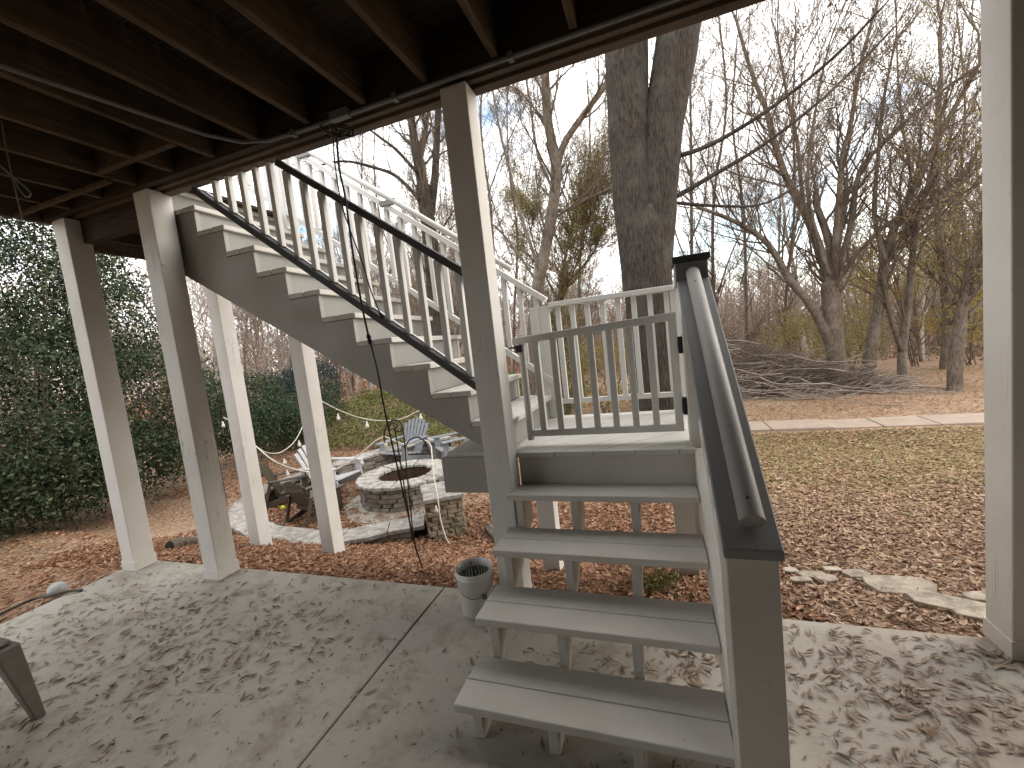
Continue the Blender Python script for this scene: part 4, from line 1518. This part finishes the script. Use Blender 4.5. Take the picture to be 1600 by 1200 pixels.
# twin trunk tree behind the long stair's railing
limbs = [L(10.5, [(690, 600), (682, 500), (676, 420), (668, 340), (660, 290)], .30, .26),
         L(10.5, [(664, 320), (652, 250), (642, 180), (634, 90)], .19, .12),
         L(10.6, [(672, 340), (680, 270), (684, 190), (690, 90)], .16, .10, .2),
         L(10.3, [(652, 270), (620, 235), (590, 212), (560, 190)], .07, .03, -.4),
         L(10.2, [(656, 312), (620, 276), (585, 262), (540, 252), (500, 258)], .08, .03, -.6)]
cnt.append(hero('twin_trunk_tree', 'tree with two parallel trunks behind the far stair railing', limbs, 8, 'bark', 'dryleaf', .3, 3, 2, 1.2, .04, 12, each=3.2)[1:])
# the many-stemmed tree over the brush pile
limbs = [L(13, [(1312, 600), (1304, 540), (1300, 480), (1299, 440)], .33, .28),
         L(13, [(1298, 450), (1276, 375), (1252, 319), (1230, 281), (1211, 225), (1196, 169), (1174, 112), (1150, 30)], .18, .04, -.6),
         L(13, [(1300, 450), (1304, 390), (1310, 330), (1316, 244), (1327, 206), (1345, 100), (1372, 0)], .13, .04),
         L(13.1, [(1304, 450), (1318, 395), (1330, 350), (1343, 270), (1387, 217), (1462, 150), (1534, 98)], .13, .04, .6),
         L(12.8, [(1256, 330), (1246, 225), (1230, 150), (1215, 60)], .07, .03, -.4),
         L(13, [(1312, 580), (1290, 520), (1262, 470), (1236, 440), (1200, 382), (1155, 349), (1087, 322)], .20, .05, -.8),
         L(13.3, [(1304, 440), (1345, 390), (1400, 340), (1470, 300), (1530, 250)], .08, .03, 1.0),
         L(12.7, [(1296, 430), (1280, 380), (1262, 300), (1270, 200), (1290, 90)], .08, .03, -.4)]
cnt.append(hero('spreading_tree', 'many-stemmed bare tree rising from behind the brush pile', limbs, 11, 'bark2', 'dryleaf', .6, 3, 2, 1.5, .036, 12, minr=.003, from_=.8, each=4.2)[1:])
limbs = [L(13.5, [(1352, 592), (1362, 540), (1376, 460), (1384, 400), (1400, 350), (1440, 270), (1480, 190), (1530, 100)], .22, .06, .5),
         L(13.5, [(1383, 410), (1366, 335), (1372, 250), (1380, 160), (1400, 60)], .09, .03, -.3)]
cnt.append(hero('leaning_tree', 'tree leaning right just right of the brush pile', limbs, 12, 'bark2', 'dryleaf', .6, 3, 2, 1.5, .036, 10, minr=.003, from_=.35, each=4.2)[1:])
limbs = [L(13.6, [(1410, 590), (1410, 540), (1418, 480), (1425, 410), (1432, 350), (1455, 270), (1470, 180)], .16, .05, .4),
         L(13.6, [(1409, 548), (1390, 490), (1380, 430), (1372, 370)], .10, .04, -.2)]
cnt.append(hero('slim_forked_tree', 'slim tree forking low, between leaning tree and right post', limbs, 13, 'bark2', 'olive', .4, 3, 2, 1.3, .045, 10, minr=.003, from_=.35, each=4.2)[1:])
limbs = [L(12, [(1491, 613), (1494, 560), (1500, 510), (1504, 480), (1512, 440), (1528, 380), (1545, 300), (1560, 180)], .20, .07),
         L(12, [(1504, 488), (1488, 450), (1478, 420)], .05, .02, -.2),
         L(12, [(1512, 495), (1535, 470), (1560, 440)], .06, .03, .3)]
cnt.append(hero('lawn_tree', 'nearest tree standing on the leafy lawn by the right post', limbs, 14, 'bark2', 'olive', .5, 3, 2, 1.3, .055, 10, minr=.0035, from_=.4, each=4)[1:])
limbs = [L(16, [(1478, 574), (1480, 510), (1476, 440), (1466, 350), (1462, 250), (1470, 120)], .22, .08)]
cnt.append(hero('far_lawn_tree', 'straight tree behind the nearest lawn tree', limbs, 15, 'bark2', 'yellow', .5, 3, 2, 1.6, .07, 8, minr=.004, from_=.3, each=4)[1:])
limbs = [L(11, [(1100, 640), (1102, 520), (1100, 415), (1170, 370), (1240, 340), (1330, 262)], .05, .02, .5)]
# slender trees between the trunks
sl_data = [(1075, 600, 14, 1080, -30, 21), (1120, 600, 15, 1128, 20, 22), (1160, 600, 17, 1150, 60, 23), (770, 600, 14, 752, 60, 25), (905, 590, 15, 925, 120, 26), (800, 600, 17, 800, 140, 27), (1230, 600, 19, 1250, 40, 28), (1440, 580, 19, 1400, 30, 29), (1520, 575, 20, 1500, 20, 30), (720, 600, 16, 735, 90, 31), (600, 600, 17, 585, 160, 33), (550, 610, 18, 560, 200, 34)]
SLAB_ = ['slender bare tree close behind the right edge of the massive trunk', 'slender bare tree between massive trunk and spreading tree, nearer the trunk', 'slender bare tree left of the leaning limb of the spreading tree',
         'thin bare tree just right of the tall white post', 'thin bare tree just left of the massive trunk, behind the olive-leaved tree', 'thin bare tree left of the dark forked tree', 'thin far tree behind the left limbs of the spreading tree',
         'thin far tree between the slim forked tree and lawn tree', 'thin far tree almost hidden by the right post', 'thin bare tree hidden mostly behind the tall white post', 'thin bare tree seen under the coiled cord through the stair railing', 'thin bare tree seen left of the hanging cord through the railing']
for u, v, Yd, u2, v2, sd_ in sl_data:
    rg = random.Random(sd_)
    pts = [(u + (u2 - u) * f + rg.uniform(-9, 9), v + (v2 - v) * f) for f in (0, .25, .5, .75, 1)]
    lim = [L(Yd, pts, .09, .03)]
    for k in range(3):
        f = rg.uniform(.2, .6)
        a = (u + (u2 - u) * f, v + (v2 - v) * f)
        s_ = rg.choice((-1, 1))
        lim.append(L(Yd, [a, (a[0] + s_ * 25, a[1] - 70), (a[0] + s_ * rg.uniform(30, 80), a[1] - rg.uniform(150, 260))], .04, .015, rg.uniform(-.8, .8)))
    cnt.append(hero('slender_tree', SLAB_[sl_data.index((u, v, Yd, u2, v2, sd_))], lim, sd_, 'bark2', 'dryleaf', .35, 3, 2, 1.2, .045, 7, minr=.003, from_=.25, each=3.8)[1:])
# greenish yellow tree behind the landing
lim = [L(12, [(880, 600), (872, 500), (880, 420), (895, 350)], .10, .05), L(12, [(875, 480), (840, 400), (825, 340)], .05, .02, .5), L(12, [(880, 450), (930, 390), (950, 320)], .05, .02, -.5), L(12, [(878, 470), (905, 400), (925, 330)], .04, .02, -.5)]
cnt.append(hero('olive_leaved_tree', 'low tree with thin olive yellow leaves beyond the landing', lim, 41, 'bark2', 'olive', 1.0, 4, 2, 1.1, .05, 8, minr=.003, from_=.1, each=12)[1:])

# woodland: seven kinds, copied
protos = []
for k in range(7):
    rg = random.Random(100 + k)
    S = []
    h = rg.uniform(8, 12)
    p = Vector((0, 0, -.3))
    d = Vector((rg.gauss(0, .06), rg.gauss(0, .06), 1)).normalized()
    r = rg.uniform(.10, .17)
    nseg = 9
    for i in range(nseg):
        q = p + d * (h / nseg)
        S.append((*p, *q, r, r * .87))
        if i >= 2:
            for _ in range(4):
                ax = d.orthogonal().normalized()
                ax.rotate(Quaternion(d, rg.uniform(0, 6.283)))
                grow(S, None, p.lerp(q, rg.random()), (d * .6 + ax * .7).normalized(), rg.uniform(1.2, 2.8), r * .38, 2, rg, .07, 3, minr=.009)
        p, r = q, r * .87
        d = (d + Vector((rg.gauss(0, .07), rg.gauss(0, .07), .05))).normalized()
    me = segmesh('woodland_tree', S, 3)
    me.materials.append(M['farbark'] if k % 2 else M['pale'])
    protos.append(me)
    cnt.append(('proto', len(S)))
rg = random.Random(77)
placed = 0
tries = 0
while placed < 230 and tries < 6000:
    tries += 1
    ang = rg.uniform(R(-72), R(36))
    dd = 17 + 45 * rg.random() ** .8
    x, y = dd * math.sin(ang), dd * math.cos(ang)
    if ang < R(-48) and dd < 24: continue
    if ang > R(8) and dd < 21: continue
    o = bpy.data.objects.new('woodland_tree', rg.choice(protos))
    o.location = (x, y, hz(x, y))
    o.rotation_euler = (0, 0, rg.uniform(0, 6.28))
    s_ = rg.uniform(.55, .95) * (0.72 if dd > 35 else 1)
    if R(-62) < ang < R(-38): s_ *= .62
    if R(0) < ang < R(14): s_ *= .7
    o.scale = (s_, s_, s_ * rg.uniform(.85, 1.05))
    col.objects.link(o)
    tag(o, 'bare brown tree of the background woodland', 'tree', 'bare trees of the background woodland')
    placed += 1

for i in range(60):
    ang = rg.uniform(R(-60), R(-18))
    dd = rg.uniform(18, 34)
    x, y = dd * math.sin(ang), dd * math.cos(ang)
    o = bpy.data.objects.new('woodland_tree', rg.choice(protos))
    o.location = (x, y, hz(x, y))
    o.rotation_euler = (0, 0, rg.uniform(0, 6.28))
    s_ = rg.uniform(.5, .8)
    o.scale = (s_, s_, s_)
    col.objects.link(o)
    tag(o, 'bare brown tree of the background woodland', 'tree', 'bare trees of the background woodland')

# far wood as one mass
S = []
for i in range(560):
    ang = rg.uniform(R(-75), R(45))
    dd = rg.uniform(34, 75)
    x, y = dd * math.sin(ang), dd * math.cos(ang)
    z = hz(x, y)
    h = rg.uniform(5.5, 8.5)
    r = .09
    S.append((x, y, z - .3, x + rg.gauss(0, .3), y, z + h * .8, r, r * .4))
    for k in range(44):
        zz = z + h * rg.uniform(.03, .95)
        a = rg.uniform(0, 6.28)
        l_ = rg.uniform(.6, 1.9) * (1.2 - (zz - z) / h * .6)
        x2, y2 = x + math.cos(a) * l_, y + math.sin(a) * l_
        S.append((x, y, zz, x2, y2, zz + l_ * rg.uniform(.3, 1.2), .028, .012))
for i in range(420):
    ang = rg.uniform(R(-12), R(44))
    dd = rg.uniform(23, 40)
    x, y = dd * math.sin(ang), dd * math.cos(ang)
    z = hz(x, y)
    h = rg.uniform(3.2, 5.6)
    r = rg.uniform(.025, .06)
    lx, ly = rg.gauss(0, .35), rg.gauss(0, .3)
    S.append((x, y, z - .3, x + lx, y + ly, z + h, r, r * .4))
    for k in range(30):
        f = rg.uniform(.08, .98)
        a = rg.uniform(0, 6.28)
        l_ = rg.uniform(.4, 1.3) * (1.15 - f * .6)
        x1, y1 = x + lx * f, y + ly * f
        S.append((x1, y1, z + h * f, x1 + math.cos(a) * l_, y1 + math.sin(a) * l_, z + h * f + l_ * rg.uniform(.3, 1.3), .017, .006))
o = link('far_woods', segmesh('far_woods', S, 3), M['farbark'])
tag(o, 'brown mass of bare woods in the far distance', 'woods', kind='stuff')
# undergrowth of dry and rusty leaves inside the wood
nU = 34000
ang = rs.uniform(R(-75), R(45), nU)
dd = rs.uniform(20, 60, nU)
x, y = dd * np.sin(ang), dd * np.cos(ang)
clump = np.sin(x * .7 + 3 * np.sin(y * .23)) * np.sin(y * .55 + 2 * np.sin(x * .31)) + rs.normal(0, .35, nU)
kp = clump > -.1
P = np.stack([x, y, ht(x, y) + np.abs(rs.normal(0, 1.1, nU)) * (.6 + .5 * np.sin(x * .4))], 1)[kp]
lf_ = P[:, 0] < -.25 * P[:, 1]
o = link('dry_undergrowth', leafmesh('dry_undergrowth', P[~lf_], rs.uniform(.10, .22, int((~lf_).sum())), .07), M['dryleaf'])
tag(o, 'grey-beige undergrowth between the far trees on the right', 'undergrowth', kind='stuff')
P = P[lf_]
o = link('undergrowth', leafmesh('undergrowth', P, rs.uniform(.10, .25, len(P)), .08), M['rust'])
tag(o, 'rusty brown undergrowth between the far trees', 'undergrowth', kind='stuff')


nW = 30000
ang = rs.uniform(R(-14), R(44), nW)
dd = rs.uniform(23, 48, nW)
x, y = dd * np.sin(ang), dd * np.cos(ang)
zz = rs.uniform(0, 1, nW) ** 1.5 * (3.2 + 1.2 * np.sin(ang * 31) * np.sin(ang * 17 + 1))
P = np.stack([x, y, ht(x, y) + zz], 1)
o = link('thicket', leafmesh('thicket', P, rs.uniform(.08, .22, nW), .045), M['thicket'])
tag(o, 'pale tan thicket of saplings at the foot of the right-hand woods', 'thicket', kind='stuff')

nW = 16000
ang = rs.uniform(R(-66), R(-14), nW)
dd = rs.uniform(21, 44, nW)
x, y = dd * np.sin(ang), dd * np.cos(ang)
zz = rs.uniform(0, 1, nW) ** 1.6 * (3.4 + 1.2 * np.sin(ang * 31) * np.sin(ang * 17 + 1))
P = np.stack([x, y, ht(x, y) + zz], 1)
o = link('thicket', leafmesh('thicket', P, rs.uniform(.08, .20, nW), .05), M['rust'])
tag(o, 'rusty brown leafy thicket at the foot of the woods behind the fire pit', 'thicket', kind='stuff')

# ------------------------------------------------------------------ evergreens and shrubs
def bush(name, label, cat, blobs, n, mat, size, z0, seed, trunk=None, width=.45):
    """blobs: (x, y, z, rx, ry, rz) ellipsoids; leaves crowd to their shells in clumps"""
    rg = np.random.RandomState(seed)
    b0 = blobs[0]
    t = thing(name, label, cat, (b0[0], b0[1], z0))
    vol = np.array([b[3] * b[4] * b[5] for b in blobs]) ** .75
    w = vol / vol.sum()
    P = []
    for b, ww in zip(blobs, w):
        k = int(n * ww)
        nc = max(12, k // 45)
        c = rg.normal(size=(nc, 3))
        c /= np.linalg.norm(c, axis=1, keepdims=True)
        c *= rg.uniform(.45, 1.0, (nc, 1)) ** .6
        idx = rg.randint(0, nc, k)
        pts = c[idx] * [b[3], b[4], b[5]] + rg.normal(0, .16, (k, 3)) * [1, 1, .8] + [b[0], b[1], b[2]]
        P.append(pts)
    P = np.vstack(P)
    P = P[P[:, 2] > ht(P[:, 0], P[:, 1])]
    o = link('foliage', leafmesh('foliage', P, rg.uniform(size * .6, size * 1.25, len(P)), rg.uniform(.8, 1.2, len(P)) * size * width, .15, rg=rg), M[mat], t)
    o['kind'] = 'stuff'
    o.location = -t.location
    S = []
    r2 = random.Random(seed)
    for b in blobs:
        for _ in range(5):
            p = Vector((b[0] + r2.gauss(0, .1), b[1] + r2.gauss(0, .1), z0))
            q = Vector((b[0] + r2.gauss(0, b[3] * .5), b[1] + r2.gauss(0, b[4] * .5), b[2] + r2.uniform(-.3, .8) * b[5]))
            m_ = p.lerp(q, .5) + Vector((r2.gauss(0, .1), r2.gauss(0, .1), .1))
            S.append((*p, *m_, .02, .014))
            S.append((*m_, *q, .014, .006))
    o = tag(link('branches', segmesh('branches', S, 4), M['twig'], t), kind='stuff')
    o.location = -t.location
    return t


bush('holly_tree', 'huge dark glossy evergreen filling the left side beyond the posts', 'evergreen tree',
     [(-9.6, 3.6, 1.4, 1.7, 1.9, 1.8), (-10.3, 1.9, 1.6, 1.8, 1.5, 2.1), (-9.9, 3.9, 3.6, 1.5, 1.7, 1.6), (-9.8, 5.6, 1.2, 1.4, 1.3, 1.6), (-10.3, 5.3, 2.9, 1.1, 1.1, 1.2), (-10.6, 2.6, 5.4, 1.7, 1.9, 1.9),
      (-10.6, .4, 1.5, 1.6, 1.4, 1.9), (-10.8, .8, 4.0, 1.6, 1.5, 1.9), (-10.2, 6.6, .7, 1.0, .9, 1.1), (-9.1, 4.6, .3, 1.0, 1.4, .7), (-9.2, 2.6, .3, 1.0, 1.3, .7), (-10.4, 5.0, 4.3, .8, .9, .9), (-8.9, 1.2, .4, 1.0, 1.2, .8), (-11.6, 3.4, 1.2, 1.2, 2.2, 1.9), (-11.8, .8, 1.2, 1.2, 2.0, 1.9), (-9.0, 3.6, .5, 1.1, 1.3, .9), (-9.0, .2, .3, 1.0, 1.2, .8)], 185000, 'holly', .078, -.35, 50)
bush('evergreen_shrub', 'dark green evergreen shrub between the second and third posts', 'shrub',
     [(-9.9, 7.6, .4, .9, .9, .9), (-9.9, 8.6, .3, .8, .7, .5), (-11, 8.9, .9, .8, .7, .8), (-11.4, 7.6, 1.5, .5, .5, .5)], 14000, 'shrub', .08, -.6, 51)
bush('evergreen_shrub', 'mid green low shrub left of the yellow-green bank', 'shrub',
     [(-9.6, 8.9, .1, .8, .7, .45), (-10.4, 10.6, .4, .9, .8, .6)], 9000, 'shrub', .07, -.6, 52)
bush('round_shrub', 'rounded blue-green shrub behind the fourth white post', 'shrub',
     [(-12.4, 12.6, .9, 1.2, 1.0, .95), (-13.5, 12.4, .8, 1.0, .9, .85)], 15000, 'bluegreen', .08, -.7, 53)
bush('lawn_shrub', 'pale green loose shrub behind the leaning tree', 'shrub', [(4.3, 15.2, .5, 1.1, .9, 1.1), (5.6, 15.6, .6, .9, .8, 1.0)], 6000, 'olive', .08, -.6, 54)
bush('gate_shrub', 'yellow-green shrub seen through the gate pickets', 'shrub', [(-1.4, 11.5, .5, 1.3, .9, 1.0), (.2, 12, .4, 1.1, .9, .9), (-2.6, 12.4, .6, 1.1, .9, 1.2)], 9000, 'olive', .08, -.6, 55)
bush('small_tree', 'bushy small tree with yellow leaves near the right post', 'tree', [(7.8, 17, 2.6, 1.6, 1.3, 1.3), (6.8, 17.4, 3.9, 1.2, 1.0, .8), (8.8, 16.4, 1.2, 1.3, 1.1, 1.0)], 6500, 'yellow', .09, -.6, 56)

# low yellow-green cover on the bank behind the seat wall
nC = 42000
x = rs.uniform(-11, -2.5, nC)
y = rs.uniform(8.4, 17, nC)
hmask = .18 + .17 * np.sin(x * 1.9 + y) * np.sin(y * 1.6 - x * .7)
z = ht(x, y) + rs.uniform(0, 1, nC) * np.clip(hmask, .05, 1) * 1.5
kp = (np.hypot(x - FC.x, y - FC.y) > 3.0)
P = np.stack([x, y, z], 1)[kp]
o = link('ground_cover', leafmesh('ground_cover', P, rs.uniform(.05, .11, len(P)), .04, .35), M['cover'])
tag(o, 'low yellow-green ground cover on the bank behind the seat wall', 'ground cover', kind='stuff')

# weeds by the pier under the steps
P = np.stack([rs.normal(-.1, .09, 260), rs.normal(2.75, .08, 260), ht(-.1, 2.75) + rs.uniform(0, .12, 260)], 1)
o = link('weeds', leafmesh('weeds', P, .06, .012, 0.0), M['cover'])
tag(o, 'small tuft of green weeds under the lower steps', 'weeds', kind='stuff')

# ------------------------------------------------------------------ brush pile
bc = atz(1290, 615, -.62)
bp_ = thing('brush_pile', 'long pile of cut grey branches at the edge of the lawn', 'brush pile', (bc.x, bc.y, hz(bc.x, bc.y)))
rg = random.Random(90)
x_l, x_r = atz(1110, 625, -.62).x, atz(1462, 632, -.62).x
yc = bc.y + .3


def pile_h(x):
    f = (x - x_l) / (x_r - x_l)
    return 1.95 * (1 - max(0, f) ** 1.2) + .10


stuff = []
for i in range(420):
    x = rg.uniform(x_l - 1.2, x_r - .3)
    hmax = pile_h(x + .4)
    y = yc + rg.gauss(0, .55)
    z = hz(x, y) + hmax * rg.random() ** 1.2 * max(.25, 1 - abs(y - yc) * .55)
    ln = rg.uniform(1.0, 2.6)
    a = rg.gauss(0, .28)
    tilt = rg.gauss(-.06, .13)
    d = Vector((math.cos(a) * math.cos(tilt), math.sin(a), math.sin(tilt)))
    p = Vector((x - ln * .4, y, z))
    pts = []
    for k in range(6):
        f = k / 5
        pts.append(p + d * ln * f + Vector((0, rg.gauss(0, .03), -.25 * f * f * rg.uniform(.2, 1.2) + rg.gauss(0, .02))))
    for q in pts: q.z = max(q.z, hz(q.x, q.y) + .02)
    r = rg.choice((.026, .018, .014, .010, .016))
    if i < 110:
        mb = MB().tube(pts, [r * (1 - .13 * k) for k in range(6)], 5)
        o = mb.build('branch', M['brush'], bp_, smooth=True)
        o.location = -bp_.location
    else:
        for k in range(5): stuff.append((*pts[k], *pts[k + 1], r * .8, r * .65))
    for k in range(5):
        b_ = pts[rg.randint(1, 5)]
        e = b_ + Vector((rg.uniform(.15, .6), rg.gauss(0, .2), rg.gauss(.05, .16)))
        stuff.append((*b_, *e, .006, .003))
o = link('twigs', segmesh('twigs', stuff, 4), M['brush'], bp_)
o.location = -bp_.location
tag(o, kind='stuff')
# a thin dark fill keeps the pile from being see-through
S = []
for i in range(5200):
    x = rg.uniform(x_l - .8, x_r)
    y = yc + rg.gauss(0, .4)
    z = hz(x, y) + pile_h(x) * rg.random() ** 1.4 * .85
    a = rg.gauss(0, .5)
    ln = rg.uniform(.2, .6)
    S.append((x, y, z, x + ln * math.cos(a), y + ln * math.sin(a) * .6, z + rg.gauss(0, .08), .006, .004))
o = link('fine_twigs', segmesh('fine_twigs', S, 3), M['twig'], bp_)
o.location = -bp_.location
tag(o, kind='stuff')
print('TREE COUNTS', cnt, 'objects', len(bpy.data.objects))
